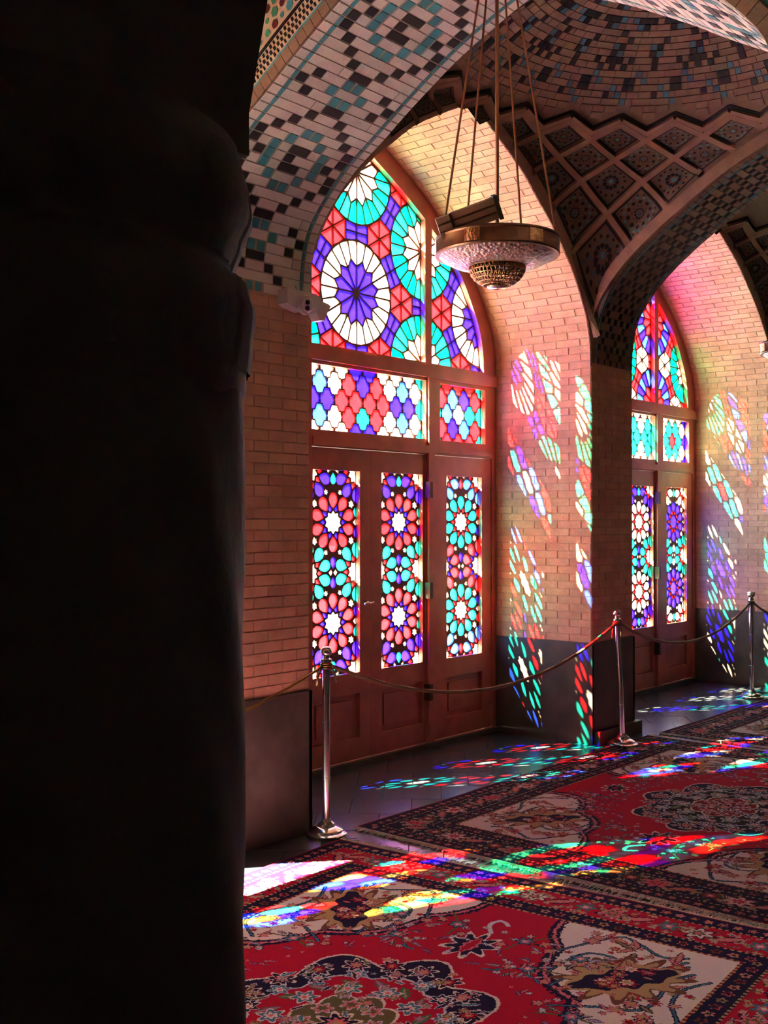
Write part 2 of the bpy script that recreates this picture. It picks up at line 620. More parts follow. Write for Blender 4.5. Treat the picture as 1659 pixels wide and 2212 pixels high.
# plain outer shell of the hall beyond the bays
def shell(name, a, b, label, mat=PLASTER, cat='wall'):
    mb = MB(); mb.box(a, b)
    o = mb.build(name, mat, None, a)
    tag(o, label, cat, kind='structure')
shell('wall_left', (-6, YF, 0), (C1 - 1.5 * PX, YOUT, ZTOP), 'blank stretch of window wall hidden behind the dark column')
shell('wall_right', (C1 + 1.5 * PX, YF, 0), (19, YOUT, ZTOP), 'blank stretch of window wall beyond the far bay')
shell('wall_back', (-6, -5.2, 0), (19, -5, ZTOP), 'plastered rear wall of the prayer hall opposite the windows')
shell('wall_end', (-6.2, -5.2, 0), (-6, YOUT, ZTOP), 'plastered end wall of the prayer hall behind the column')
shell('wall_far_end', (19, -5.2, 0), (19.2, YOUT, ZTOP), 'plastered end wall of the prayer hall beyond the far bay')
shell('ceiling', (-6.2, -5.2, ZTOP), (19.2, YOUT, ZTOP + 0.3), 'flat roof slab above the tiled vaults', cat='ceiling')

# --- floor: grout bed with grey stone slabs laid on the diagonal along the windows
mb = MB(); mb.box((-6, -5, -0.12), (19, YOUT, -0.006))
floor = mb.build('floor', GROUT, None, (0, 0, 0))
tag(floor, 'grey stone slab floor laid diagonally along the windows', 'floor', kind='structure')
pcs = []
T = 0.36; ang = math.radians(38)
ca, sa = math.cos(ang), math.sin(ang)
for (rx0, rx1, ry0, ry1) in ((C1 - HS - 0.1, C1 + HS + 0.66, 3.4, 5.2), (C1 + PX - HS, C1 + PX + HS + 0.66, 3.4, 5.2), (C1 - PX - HS, C1 - PX + HS + 0.66, 3.4, 5.2), (-2.0, 14.0, -1.5, 3.4)):
    big = ry1 < 3.5
    t = T if not big else 0.72
    rect = [(rx0, ry0), (rx1, ry0), (rx1, ry1), (rx0, ry1)]
    cxm, cym = (rx0 + rx1) / 2, (ry0 + ry1) / 2
    R = int(math.hypot(rx1 - rx0, ry1 - ry0) / t) + 2
    for i in range(-R, R):
        for j in range(-R, R):
            q = []
            for (a, b) in ((0, 0), (1, 0), (1, 1), (0, 1)):
                lx = (i + a) * t; ly = (j + b + (0.5 if i % 2 else 0)) * t
                q.append((cxm + lx * ca - ly * sa, cym + lx * sa + ly * ca))
            q = clip_convex(q, rect)
            if len(q) < 3: continue
            q = inset_convex(q, 0.0025)
            if len(q) < 3 or abs(area2(q)) < 0.002: continue
            h = RNG.uniform(-0.0008, 0.0008)
            n = len(q)
            pcs.append(([(p[0], p[1], h) for p in q] + [(p[0], p[1], -0.02) for p in q],
                        [tuple(range(n))] + [(k, (k + 1) % n, (k + 1) % n + n, k + n) for k in range(n)], STONE))
emit(pcs, floor, 'stone_slab', 290, 'stone_slab_field')
mb = MB(); mb.box((-40, YOUT, -0.3), (60, 70, -0.15))
o = mb.build('floor_courtyard', COURT, None, (0, YOUT, 0)); tag(o, 'sunlit pale courtyard paving outside the stained glass', 'paving', kind='structure')
for key, c in BAYS.items():
    mb = MB(); mb.box((c - HS, 5.12, -0.005), (c + HS, YOUT, 0.035))
    o = mb.build('trim_sill_' + key, DADO, None, (c, 5.12, 0))
    tag(o, {'near': 'stone threshold under the hidden near doors', 'middle': 'stone threshold under the middle stained glass doors', 'far': 'stone threshold under the far stained glass doors'}[key], 'threshold', kind='structure')

# --- cross arches with the tiled soffit
SOFFIT = ["....BB....", "...B..B...", "..B....B..", ".B..tt..B.", "B..t..t..B", "B.t.BB.t.B", ".Bt.B..tB.", "B.t.BB.t.B", "B..t..t..B", ".B..tt..B.",
          "..B....B..", "...B..B...", "....BB....", ".B..tt..B.", "B..t..t..B", ".B..tt..B."]
ARCHES = {'near': C1 - 0.5 * PX, 'middle': C1 + 0.5 * PX, 'far': C1 + 1.5 * PX, 'rear': C1 - 1.5 * PX}
for key, xb in ARCHES.items():
    mb = MB()
    HW = PX / 2 - HS
    PR = TRV2 if key in ('middle', 'far') else TRV
    if key == 'near':
        xb, HW = 3.972, 0.422
    loop = [(YC + HY, ZS)] + [(YC + p[0], p[1]) for p in PR[1:]] + [(YC - p[0], p[1]) for p in PR[:-1]][::-1] + [(0.7, ZS), (0.7, ZTOP), (YC + HY + 0.01, ZTOP)]
    sheet_with_holes(loop, [], xb - HW, xb + HW, mb, lambda u, v, y: (y, u, v))
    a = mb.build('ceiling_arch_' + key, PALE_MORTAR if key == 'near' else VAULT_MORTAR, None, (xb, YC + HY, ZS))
    tag(a, {'near': 'pale brick cross arch with black and turquoise lozenges, top centre left', 'middle': 'dim cross arch with dark checker tiles rising from the far pier',
            'far': 'cross arch beyond the far window bay at the right edge', 'rear': 'cross arch hidden behind the dark foreground column'}[key], 'arch', kind='structure')
    if key in ('rear', 'far'):
        continue
    prof = [Vector((YC + p[0], p[1])) for p in PR] + [Vector((YC - p[0], p[1])) for p in PR[:-1]][::-1]
    pts = resample(prof, 0.0535)
    pcs = []
    nrow = len(pts) - 1
    fw = HW - 0.083
    cw = 2 * fw / 10
    sofm = WHITE_BRICK if key == 'near' else DIM_TAN_BRICK  # middle arch is pale brick too, its shade is put into the colour
    for i in range(nrow):
        A = Vector((0, pts[i].x, pts[i].y)); B = Vector((0, pts[i + 1].x, pts[i + 1].y))
        t = (B - A).normalized()
        nrm = Vector((0, -t.z, t.y))
        if nrm.dot(Vector((0, YC, 2.6)) - A) < 0: nrm = -nrm
        def put(x0, x1, m, gap=0.0025, up=0.003):
            q, f, _ = brick_prism(A, B, nrm, Vector((1, 0, 0)), xb + x0, xb + x1, gap, up + RNG.uniform(-0.0008, 0.0008))
            pcs.append((q, f, m))
        for s in (-1, 1):
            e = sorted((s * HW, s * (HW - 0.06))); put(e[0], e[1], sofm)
            e = sorted((s * (HW - 0.06), s * (HW - 0.083)))
            put(e[0], e[1], T_TEAL)
        row = SOFFIT[(i + 9) % len(SOFFIT)]
        if key == 'middle':
            k = i % 6
            row = ''.join('B' if ((j + i) % 4 == 0 or (j - i) % 4 == 2) else '.' for j in range(10))
        j = 0
        while j < 10:
            ch = row[j]; e = j + 1
            if ch == '.':
                lim = 3 if (i + j) % 2 else 4
                while e < 10 and row[e] == '.' and e - j < lim: e += 1
            elif ch == 'B':
                while e < 10 and row[e] == 'B' and e - j < 2: e += 1
            x0 = -fw + j * cw; x1 = -fw + e * cw
            if ch == 't':
                put(x0 + 0.008, x1 - 0.008, T_TEAL, 0.0005)
            else:
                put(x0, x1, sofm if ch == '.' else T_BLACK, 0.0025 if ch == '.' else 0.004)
            j = e
    emit(pcs, a, 'brick', 290, 'brick_courses')
    if key == 'near':
        # mosaic facing on the side of the arch towards the viewer: brick edge, chequer band, floral mosaic
        xs = xb - HW
        nr = []
        for i in range(len(pts)):
            t = (pts[min(i + 1, len(pts) - 1)] - pts[max(i - 1, 0)]).normalized()
            n_ = Vector((-t.y, t.x))
            if n_.dot(Vector((YC, 2.6)) - pts[i]) > 0: n_ = -n_
            nr.append(n_)
        def side(i, d, lift): return Vector((xs - lift, pts[i].x + nr[i].x * d, pts[i].y + nr[i].y * d))
        def band(d0, d1, m, lift, gap=0.0, name=None, every=1, off=0, f0=0.0, f1=1.0):
            out = []
            for i in range(off, nrow, every):
                q = []
                for (k, d) in ((f0, d0), (f1, d0), (f1, d1), (f0, d1)):
                    q.append(side(i, d, 0).lerp(side(i + 1, d, 0), k))
                c_ = sum(q, Vector()) / 4
                q = [p + (c_ - p) * gap for p in q]
                v = q + [p + Vector((-lift, 0, 0)) for p in q]
                out.append((v, [(4, 5, 6, 7), (0, 1, 5, 4), (1, 2, 6, 5), (2, 3, 7, 6), (3, 0, 4, 7)], m))
            return out
        fc = band(0.0, 0.062, DIM_TAN_BRICK, 0.012, 0.04) + band(0.064, 0.078, T_TEAL, 0.006, 0.02) + band(0.080, 0.165, T_CREAM, 0.003)
        for r_ in range(3):
            for h in (0, 1):
                f = band(0.086 + r_ * 0.026, 0.108 + r_ * 0.026, T_BLACK, 0.006, 0.12, f0=0.06 + 0.5 * h if r_ % 2 else 0.30 + 0.5 * h - 0.25 * 0, f1=(0.34 + 0.5 * h) if r_ % 2 else min(1.0, 0.56 + 0.5 * h))
                fc += f
        fc += band(0.168, 0.182, T_BLACK, 0.006, 0.02) + band(0.184, 0.44, T_CREAM, 0.003)
        pal_ = [T_TEAL, T_GREEN, T_TEAL, T_RED, T_GREEN, T_BLACK]
        for i in range(nrow):
            for d in (0.215, 0.265, 0.315, 0.365, 0.41):
                q0 = side(i, d, 0).lerp(side(i + 1, d, 0), 0.5 + (0.3 if int(d * 100) % 2 else -0.2))
                rr = RNG.uniform(0.012, 0.024)
                v = [q0 + Vector((-0.006, math.cos(k * math.pi / 3) * rr, math.sin(k * math.pi / 3) * rr * 1.2)) for k in range(6)]
                fc.append((v, [tuple(range(6))], pal_[int(RNG.integers(0, 6))]))
        emit(fc, a, 'mosaic_tile', 150, 'mosaic_facing')
    if key == 'middle':
        # plaster rib that follows the arch edge on the dome side
        mbr = MB()
        xs = xb - HW
        for i in range(6, nrow - 6):
            q = []
            for j in (i, i + 1):
                t = (pts[min(j + 1, nrow)] - pts[max(j - 1, 0)]).normalized()
                n_ = Vector((-t.y, t.x))
                if n_.dot(Vector((YC, 2.6)) - pts[j]) > 0: n_ = -n_
                for d in (0.004, 0.09):
                    for l in (0.0, -0.03):
                        q.append(Vector((xs + l, min(pts[j].x + n_.x * d, YF - 0.004), pts[j].y + n_.y * d)))
            mbr.add(q, [(1, 5, 7, 3), (0, 4, 5, 1), (2, 3, 7, 6)])
        mbr.build('edge_rib', RIB, a)

# --- column row on the room side of the vaults
for key, c in BAYS.items():
    mb = MB()
    sheet_with_holes([(p[0] + c, p[1]) for p in notch(-PX / 2, PX / 2, REV, ZTOP, ZS)][0:], [], 0.7, YC - HY, mb, lambda u, v, y: (u, y, v))
    o = mb.build('wall_arcade_' + key, PLASTER, None, (c, 0.7, ZS))
    tag(o, {'near': 'arcade wall above the viewer between the columns', 'middle': 'arcade wall over the columns outside the right edge', 'far': 'far stretch of arcade wall over the columns'}[key], 'wall', kind='structure')

# --- vaults: spherical shell, net of ribs with mosaic coffers, zigzag border, tiled dome
RS = 2.125
EL = [5.0, 21.6, 29.7, 36.1, 40.5, 44.4, 47.6]
PH0, DPH = 42.3, 15.0
def sp(c, ph, el, r=RS):
    p, e = math.radians(ph), math.radians(el)
    return Vector((c + r * math.cos(e) * math.cos(p), YC + r * math.cos(e) * math.sin(p), 2.915 + r * math.sin(e)))

def inside(c, p, m=0.0):
    return abs(p.x - c) < HS - m and abs(p.y - YC) < HY - m

def cl(c, p, m=0.003):
    return Vector((min(max(p.x, c - HS + m), c + HS - m), min(max(p.y, YC - HY + m), YC + HY - m), p.z))

def kite_map(c, ph, k, a, b, lift):
    """a, b in [-1, 1]: a across, b up inside the diamond of row k centred at azimuth ph"""
    e0 = EL[k]
    if k == 0: return None
    up, dn = EL[min(k + 1, 6)], EL[k - 1]
    el = e0 + (up - e0) * b if b > 0 else e0 + (e0 - dn) * b
    return sp(c, ph + a * DPH / 2, el, RS - lift)

def rosette_pieces(k):
    """mosaic of a coffer in diamond coordinates: list of (polygon, material index)"""
    out = []
    n = 8 if k >= 4 else 10
    def ring(r0, r1, w, cnt, off, mi, kind='hex'):
        w *= 1.28
        for i in range(cnt):
            t = (i + off) * 2 * math.pi / cnt
            d = (math.cos(t), math.sin(t)); s = (-d[1], d[0])
            rm = (r0 + r1) / 2
            if kind == 'petal':
                q = [(r0, 0), (r0 + (r1 - r0) * .55, w), (r1, w * .55), (r1, -w * .55), (r0 + (r1 - r0) * .55, -w)]
            else:
                q = [(r0, w * .5), (rm, w), (r1, w * .5), (r1, -w * .5), (rm, -w), (r0, -w * .5)]
            out.append(([(d[0] * x + s[0] * y, d[1] * x + s[1] * y) for x, y in q], mi))
    st = []
    for i in range(2 * n):
        r = 0.105 if i % 2 == 0 else 0.07
        t = i * math.pi / n
        st.append((r * math.cos(t), r * math.sin(t)))
    out.append((st, 1 if k % 2 else 2))
    if k in (1, 3):
        ring(0.16, 0.36, 0.075, n, 0.25, 0, 'petal')
        ring(0.40, 0.50, 0.045, n, 0.75, 2)
        ring(0.54, 0.66, 0.05, 14, 0.0, 0)
        ring(0.70, 0.80, 0.045, 16, 0.5, 2)
        ring(0.82, 0.92, 0.04, 20, 0.5, 0)
    else:
        ring(0.14, 0.22, 0.04, n, 0.5, 0)
        ring(0.27, 0.33, 0.05, n, 0.0, 4)
        ring(0.40, 0.54, 0.065, n, 0.5, 0)
        ring(0.58, 0.68, 0.05, 14, 0.0, 1)
        ring(0.70, 0.84, 0.055, 16, 0.5, 0)
    dia = [(0.9, 0), (0, 0.9), (-0.9, 0), (0, -0.9)]
    res = []
    for q, m in out:
        q = clip_convex(q, dia)
        if len(q) >= 3 and abs(area2(q)) > 0.0012:
            res.append((q, m))
    return res
ROS = {k: rosette_pieces(k) for k in range(1, 6)}

def vault(key, c, full):
    # shell, clipped to the bay
    bm = bmesh.new()
    n, m = 96, 40
    grid = []
    for j in range(m + 1):
        el = -1 + 91 * j / m
        grid.append([bm.verts.new(sp(c, 360 * i / n, min(el, 89.9))) for i in range(n)])
    for j in range(m):
        for i in range(n):
            bm.faces.new((grid[j][i], grid[j][(i + 1) % n], grid[j + 1][(i + 1) % n], grid[j + 1][i]))
    for co, no in (((c + HS, 0, 0), (1, 0, 0)), ((c - HS, 0, 0), (-1, 0, 0)), ((0, YC + HY, 0), (0, 1, 0)), ((0, YC - HY, 0), (0, -1, 0))):
        bmesh.ops.bisect_plane(bm, geom=bm.verts[:] + bm.edges[:] + bm.faces[:], plane_co=co, plane_no=no, clear_outer=True)
    vs_ = [v.co.copy() for v in bm.verts]
    idx = {v: i for i, v in enumerate(bm.verts)}
    fs = [tuple(idx[v] for v in f.verts) for f in bm.faces]
    bm.free()
    root = obj('ceiling_vault_' + key, vs_, fs, VAULT_MORTAR, None, (c, YC, 2.915), smooth=True)
    tag(root, {'near': 'tiled vault over the nearest bay, slivers at the top edge', 'middle': 'dim tiled dome with a net of mosaic coffers over the middle bay',
               'far': 'tiled vault over the far bay, coffers at the right edge'}[key], 'vault', kind='structure')
    def vis(p, mrg=250):
        q = proj(p)
        return q is not None and -0 < q[0] < IMG_W + mrg and -mrg < q[1] < IMG_H and q[0] > 450
    ribs = []
    def rib(p1, e1, p2, e2, w=0.024, lift=0.032, mat=RIB):
        N = 4
        L = []; Rr = []
        for i in range(N + 1):
            t = i / N
            q = sp(c, p1 + (p2 - p1) * t, e1 + (e2 - e1) * t)
            q2 = sp(c, p1 + (p2 - p1) * (t + .01), e1 + (e2 - e1) * (t + .01))
            nrm = (Vector((c, YC, 2.915)) - q).normalized()
            s = (q2 - q).cross(nrm).normalized()
            L.append((q, s, nrm))
        if not any(inside(c, x[0], -0.02) for x in L): return
        if not any(vis(x[0]) for x in L): return
        v = []; f = []
        for (q, s, nrm) in L:
            v += [cl(c, w_) for w_ in (q + s * w - nrm * .01, q + s * w * .8 + nrm * lift, q - s * w * .8 + nrm * lift, q - s * w - nrm * .01)]
        for i in range(len(L) - 1):
            a = i * 4
            f += [(a, a + 1, a + 5, a + 4), (a + 1, a + 2, a + 6, a + 5), (a + 2, a + 3, a + 7, a + 6)]
        f += [(0, 3, 2, 1), tuple((len(L) - 1) * 4 + i for i in range(4))]
        ribs.append((v, f, mat))
    zig = []
    for j in range(24):
        for k in range(1, 6):
            ph = PH0 + DPH * (j + (0.5 if k % 2 == 0 else 0.0))
            cen = sp(c, ph, EL[k])
            if k == 1 and min(abs((ph - a + 180) % 360 - 180) for a in (42.3, 132.3, 222.3, 312.3)) > 3: continue
            if not inside(c, cen, -0.06): continue
            if k <= 2 and 115 < ph < 150: continue
            up, dn = EL[k + 1], EL[k - 1]
            # four ribs around a diamond; neighbours share the lower pair
            rib(ph - DPH / 2, EL[k], ph, up); rib(ph + DPH / 2, EL[k], ph, up)
            if k == 1:
                rib(ph, dn, ph - DPH / 2, EL[k]); rib(ph, dn, ph + DPH / 2, EL[k])
            if not vis(cen): continue
            ins = 0.82 if k < 5 else 0.72
            # recessed coffer plate, dark edging and mosaic
            def P(a, b, lift=0.004): return cl(c, kite_map(c, ph, k, a, b, lift), lift)
            seg = 5
            loop = []
            cs = [(ins, 0), (0, ins), (-ins, 0), (0, -ins)]
            for i in range(4):
                a, b = cs[i], cs[(i + 1) % 4]
                for t in range(seg):
                    loop.append((a[0] + (b[0] - a[0]) * t / seg, a[1] + (b[1] - a[1]) * t / seg))
            mbp = MB()
            if False:
                loop = [q for q in loop if inside(c, P(*q), -0.005)]
                if len(loop) < 3: continue
                cut = True
            else:
                cut = False
            nl = len(loop)
            NR = 6
            vv = [P(q[0] * (NR - r_) / NR, q[1] * (NR - r_) / NR, 0.006) for r_ in range(NR) for q in loop] + [P(0, 0, 0.006)]
            mbp.add(vv, [(r_ * nl + i, r_ * nl + (i + 1) % nl, (r_ + 1) * nl + (i + 1) % nl, (r_ + 1) * nl + i) for r_ in range(NR - 1) for i in range(nl)]
                    + [((NR - 1) * nl + i, (NR - 1) * nl + (i + 1) % nl, NR * nl) for i in range(nl)], 3)
            if not cut:
                o_ = [P(q[0], q[1], 0.008) for q in loop]
                i_ = [P(q[0] * .9, q[1] * .9, 0.008) for q in loop]
                mbp.add(o_ + i_, [(i, (i + 1) % nl, (i + 1) % nl + nl, i + nl) for i in range(nl)], 0)
            panel = mbp.build('coffer', [T_BLACK, T_TEAL, T_BLUEGREY, T_OCHRE, T_RED], root)
            mbm = MB()
            for q, mi in ROS[k]:
                pts3 = [P(x * ins * .92, y * ins * .92, 0.0105) for x, y in q]
                if True:
                    mbm.add(pts3, [tuple(range(len(pts3)))], mi)
            if mbm.v:
                mo = mbm.build('mosaic', [T_BLACK, T_TEAL, T_BLUEGREY, T_OCHRE, T_RED], panel)
                mo['kind'] = 'stuff'
        # zigzag black border over the net
        ph = PH0 + DPH * j
        for s in (-1, 1):
            p2 = ph + s * DPH / 2
            rib(ph, 49.4, p2, 46.6, 0.013, 0.006, T_BLACK)
            rib(ph, 48.2, p2, 45.4, 0.03, 0.03, RIB)
    emit(ribs, root, 'rib', 200, 'rib_rest')
    if key == 'far': return root
    # dome courses
    pcs = []
    step = math.degrees(0.053 / RS)
    el = 46.9; row = 0
    while el < 86:
        N = 24 * (8 if el < 57 else 7 if el < 61 else 6 if el < 65 else 5 if el < 69 else 4 if el < 74 else 3)
        d = 360.0 / N
        codes = []
        for i in range(N):
            ph = (i + 0.5) * d + PH0
            f = ((ph - PH0) / DPH) % 1.0
            x = abs(f - 0.5) * 2                     # 0 above a valley, 1 above a peak
            g = 1 - x
            l1 = g * 0.9 + abs((el - 54.6) / 5.0)    # lozenges over the peaks
            l2 = x * 0.9 + abs((el - 62.0) / 5.5)    # and between them, higher up
            l3 = g * 0.9 + abs((el - 69.0) / 5.5)
            ch = '.'
            if l1 < 0.40: ch = 'B'
            elif 0.62 < l1 < 0.86 and (i + row) % 2: ch = 'T'
            elif 1.05 < l1 < 1.2 and (i + row) % 2: ch = 'S'
            if l2 < 0.16 or (x < 0.14 and 58.2 < el < 61.5): ch = 'V'
            elif l2 < 0.46: ch = 'S' if (i + row) % 2 else 'T'
            elif 0.62 < l2 < 0.84 and (i + row) % 2: ch = 'S'
            if l3 < 0.35: ch = 'B'
            elif 0.5 < l3 < 0.75: ch = 'S' if (i + row) % 2 else 'T'
            if el > 74 and (i + row) % 3 == 0: ch = 'B'
            zz = 50.3 - 2.8 * abs(((f + 0.5) % 1.0) - 0.5) * 2
            if el < zz: ch = ' '
            codes.append(ch)
        i = 0
        while i < N:
            ch = codes[i]; e = i + 1
            mx = {'B': 4, '.': 2 + (row % 2), 'T': 1, 'S': 1, 'V': 1, ' ': 1}[ch]
            while e < N and codes[e] == ch and e - i < mx: e += 1
            if ch != ' ':
                g = 0.07 * d; ge = 0.0 if ch == 'V' else 0.06 * step
                cs = [(i * d + PH0 + g, el + ge), (e * d + PH0 - g, el + ge), (e * d + PH0 - g, el + step - ge), (i * d + PH0 + g, el + step - ge)]
                if all(inside(c, sp(c, *q)) for q in cs) and (vis(sp(c, *cs[0]), 120)):
                    r1 = RS - 0.005 - RNG.uniform(0, 0.002)
                    v = [sp(c, *q) for q in cs] + [sp(c, q[0], q[1], r1) for q in cs]
                    pcs.append((v, [(4, 5, 6, 7), (0, 1, 5, 4), (1, 2, 6, 5), (2, 3, 7, 6), (3, 0, 4, 7)],
                                {'B': T_BLACK, 'S': T_BLACK, 'V': T_BLACK, 'T': T_BLUEGREY, '.': DIM_TAN_BRICK}[ch]))
            i = e
        el += step; row += 1
    if full:
        emit(pcs, root, 'brick', 290, 'brick_courses')
    return root

vault('middle', C1, True)
vault('far', C1 + PX, False)

# ================================================================== STAINED GLASS
YG0, YG1 = 5.190, 5.212          # lattice thickness
def pane_mesh(poly, y=YW):
    n = len(poly)
    return ([(p[0], y - 0.002, p[1]) for p in poly] + [(p[0], y + 0.002, p[1]) for p in poly],
            [tuple(range(n)), tuple(range(2 * n - 1, n - 1, -1))] + [(i, i + n, (i + 1) % n + n, (i + 1) % n) for i in range(n)])

def glazing(parent, name, outline, panes, cx, joined, ygl=YW):
    """lattice board cut by the panes + one pane object each. panes: (polygon, colour) in bay coordinates"""
    mb = MB()
    holes = [[(p[0] + cx, p[1]) for p in q] for q, _ in panes]
    sheet_with_holes([(p[0] + cx, p[1]) for p in outline], holes, ygl - 0.010, ygl + 0.010, mb, lambda u, v, y: (u, y, v))
    lat = mb.build(name, LEAD, parent)
    if joined:
        mbp = MB(); keys = list(G)
        for q, col in panes:
            v, f = pane_mesh([(p[0] + cx, p[1]) for p in q], ygl)
            mbp.add(v, f, keys.index('amber' if col == 'clear' else col))     # the near bay is glazed in amber
        o = mbp.build('panes', [G[k] for k in keys], lat); o['kind'] = 'stuff'
    else:
        for q, col in panes:
            v, f = pane_mesh([(p[0] + cx, p[1]) for p in q], ygl)
            obj('pane', v, f, G[col], lat)
    return lat

# ---- fanlight: hexagonal net of rosettes, six-petal stars between three, blocks between two
SCH = {
    'near':   dict(petA='red', ringA='green', petB='clear', ringB=('green', 'cyan', 'clear'), star='red', block='blue'),
    'middle': dict(petA='blue', ringA='clear', petB='clear', ringB=('green', 'cyan', 'green', 'green', 'cyan'), star='red', block='blue'),
    'far':    dict(petA='clear', ringA='green', petB='red', ringB=('blue', 'blue', 'sky'), star='clear', block='red'),
}
def fan_polys(sch, ox, oz):
    a, r = 0.85, 0.366
    pol = []
    cens = []
    for i in range(-3, 4):
        for j in range(-3, 4):
            cens.append((i, ox + i * a * math.cos(math.pi / 6), oz + (j + 0.5 * (i % 2)) * a))
    def pt(cx, cz, rr, deg): return (cx + rr * math.cos(math.radians(deg)), cz + rr * math.sin(math.radians(deg)))
    for i, cx, cz in cens:
        A = (i % 2 == 0) and abs(cz - oz) < 0.2
        pe, rg = (sch['petA'], sch['ringA']) if A else (sch['petB'], sch['ringB'])
        for k in range(12):
            t = 30 * k + 15
            pol.append(([pt(cx, cz, 0.02, t - 14), pt(cx, cz, 0.185, t - 15), pt(cx, cz, 0.238, t), pt(cx, cz, 0.185, t + 15), pt(cx, cz, 0.02, t + 14)], pe))
            for s in (0, 1):
                t0, t1 = (t - 15, t) if s == 0 else (t, t + 15)
                r0, r1 = (0.185, 0.238) if s == 0 else (0.238, 0.185)
                col = rg if isinstance(rg, str) else rg[(3 * k + s + i) % len(rg)]
                pol.append(([pt(cx, cz, r0, t0), pt(cx, cz, r, t0), pt(cx, cz, r, (t0 + t1) / 2), pt(cx, cz, r, t1), pt(cx, cz, r1, t1)], col))
    # gaps
    tb = 0.115
    for i, cx, cz in cens:
        for q in (30, 90, 150):                       # necks between neighbours
            d = (math.cos(math.radians(q)), math.sin(math.radians(q))); s = (-d[1], d[0])
            mx, mz = cx + d[0] * a / 2, cz + d[1] * a / 2
            for sg in (-1, 1):
                for sd in (-1, 1):
                    def e(t):                         # distance from neck axis to circle at offset t
                        return a / 2 - math.sqrt(max(0, r * r - t * t))
                    q4 = [(0, 0), (e(0) * sd, 0), (e(tb / 2) * sd, sg * tb / 2), (e(tb) * sd, sg * tb), (0, sg * tb)]
                    pol.append(([(mx + d[0] * u + s[0] * w, mz + d[1] * u + s[1] * w) for u, w in q4], sch['block']))
        for q in (0, 60):                             # triangle centres
            R = a / math.sqrt(3)
            gx, gz = cx + R * math.cos(math.radians(q)), cz + R * math.sin(math.radians(q))
            h30 = R * math.cos(math.radians(30)) - math.sqrt(r * r - (R * math.sin(math.radians(30))) ** 2)
            for k in range(3):
                t = q + 180 + 120 * k                 # towards a rosette
                pol.append(([(gx, gz), pt(gx, gz, h30, t - 30), pt(gx, gz, R - r, t), pt(gx, gz, h30, t + 30)], sch['star']))
                t = q + 120 * k                       # towards a neck
                L = a / (2 * math.sqrt(3)) - tb
                w = a / 2 - math.sqrt(r * r - tb * tb)
                d = (math.cos(math.radians(t)), math.sin(math.radians(t))); s = (-d[1], d[0])
                pol.append(([(gx, gz), (gx + d[0] * L - s[0] * w, gz + d[1] * L - s[1] * w), (gx + d[0] * L + s[0] * w, gz + d[1] * L + s[1] * w)], sch['star']))
    return pol

def fan_panes(sch, ox, oz, region):
    out = []; seen = set()
    for q, col in fan_polys(sch, ox, oz):
        key = (round(sum(p[0] for p in q) / len(q), 3), round(sum(p[1] for p in q) / len(q), 3))
        if key in seen: continue
        seen.add(key)
        q = clip_convex(q, region)
        if len(q) < 3: continue
        q = offset_poly(q, 0.0065) if len(q) > 5 else inset_convex(q, 0.0065)
        if len(q) < 3 or area2(ccw(q)) < 0.00035: continue
        q = ccw(dedupe(q))
        out.append((q, col))
    return out

# ---- transom: ogee lozenges
def lozenge(cx, cz, w, h):
    qd = [(0, 1), (.07, .87), (.09, .68), (.36, .68), (.46, .57), (.5, .5), (.54, .43), (.64, .32), (.91, .32), (.93, .13)]
    pts = []
    for sx, sz, rev in ((1, 1, False), (1, -1, True), (-1, -1, False), (-1, 1, True)):
        seg = qd if not rev else [(1, 0)] + qd[:0:-1]
        pts += [(cx + sx * x * w, cz + sz * z * h) for x, z in seg]
    return pts
def lozenge_panes(rect, cx, zc, w, h, colour, phase=1):
    x0, x1, z0, z1 = rect
    clip = [(x0, z0), (x1, z0), (x1, z1), (x0, z1)]
    out = []
    for r in range(-3, 4):
        for i in range(-8, 9):
            ci = i + (0.5 if r % 2 == phase else 0.0)
            q = lozenge(cx + ci * 2 * w, zc + r * h, w, h)
            q = offset_poly(q, 0.0042)
            q = dedupe(clip_convex(q, clip))
            if len(q) < 3 or area2(ccw(q)) < 0.0006: continue
            out.append((ccw(q), colour(r, ci)))
    return out
def transom_big(r, c):
    a = abs(c)
    if a >= 4.2: return 'cyan'
    if r == 1: return {0: 'blue', 1: 'red', 2: 'clear', 3: 'sky', 4: 'clear'}[round(a)]
    if r == -1: return {0: 'cyan', 1: 'red', 2: 'clear', 3: 'sky', 4: 'clear'}[round(a)]
    if r == 0: return 'red' if a < 2 else 'blue' if a < 4 else 'cyan'
    return 'blue' if a < 1 else 'clear'
def transom_small(r, c):
    a = abs(c)
    if a >= 1.9: return 'cyan'
    if r == 0: return 'clear' if a < .4 else 'sky' if c < 0 else 'cyan'
    if abs(r) == 1: return ('blue' if (c > 0) == (r > 0) else 'sky') if a < 1 else 'red'
    return 'red' if a < 1.4 else 'cyan'
def transom_far(r, c):
    a = abs(c)
    if a >= 1.9: return 'blue'
    if r == 0: return 'red' if a < .4 else 'cyan'
    if abs(r) == 1: return 'cyan' if a < 1 else 'clear'
    return 'clear'

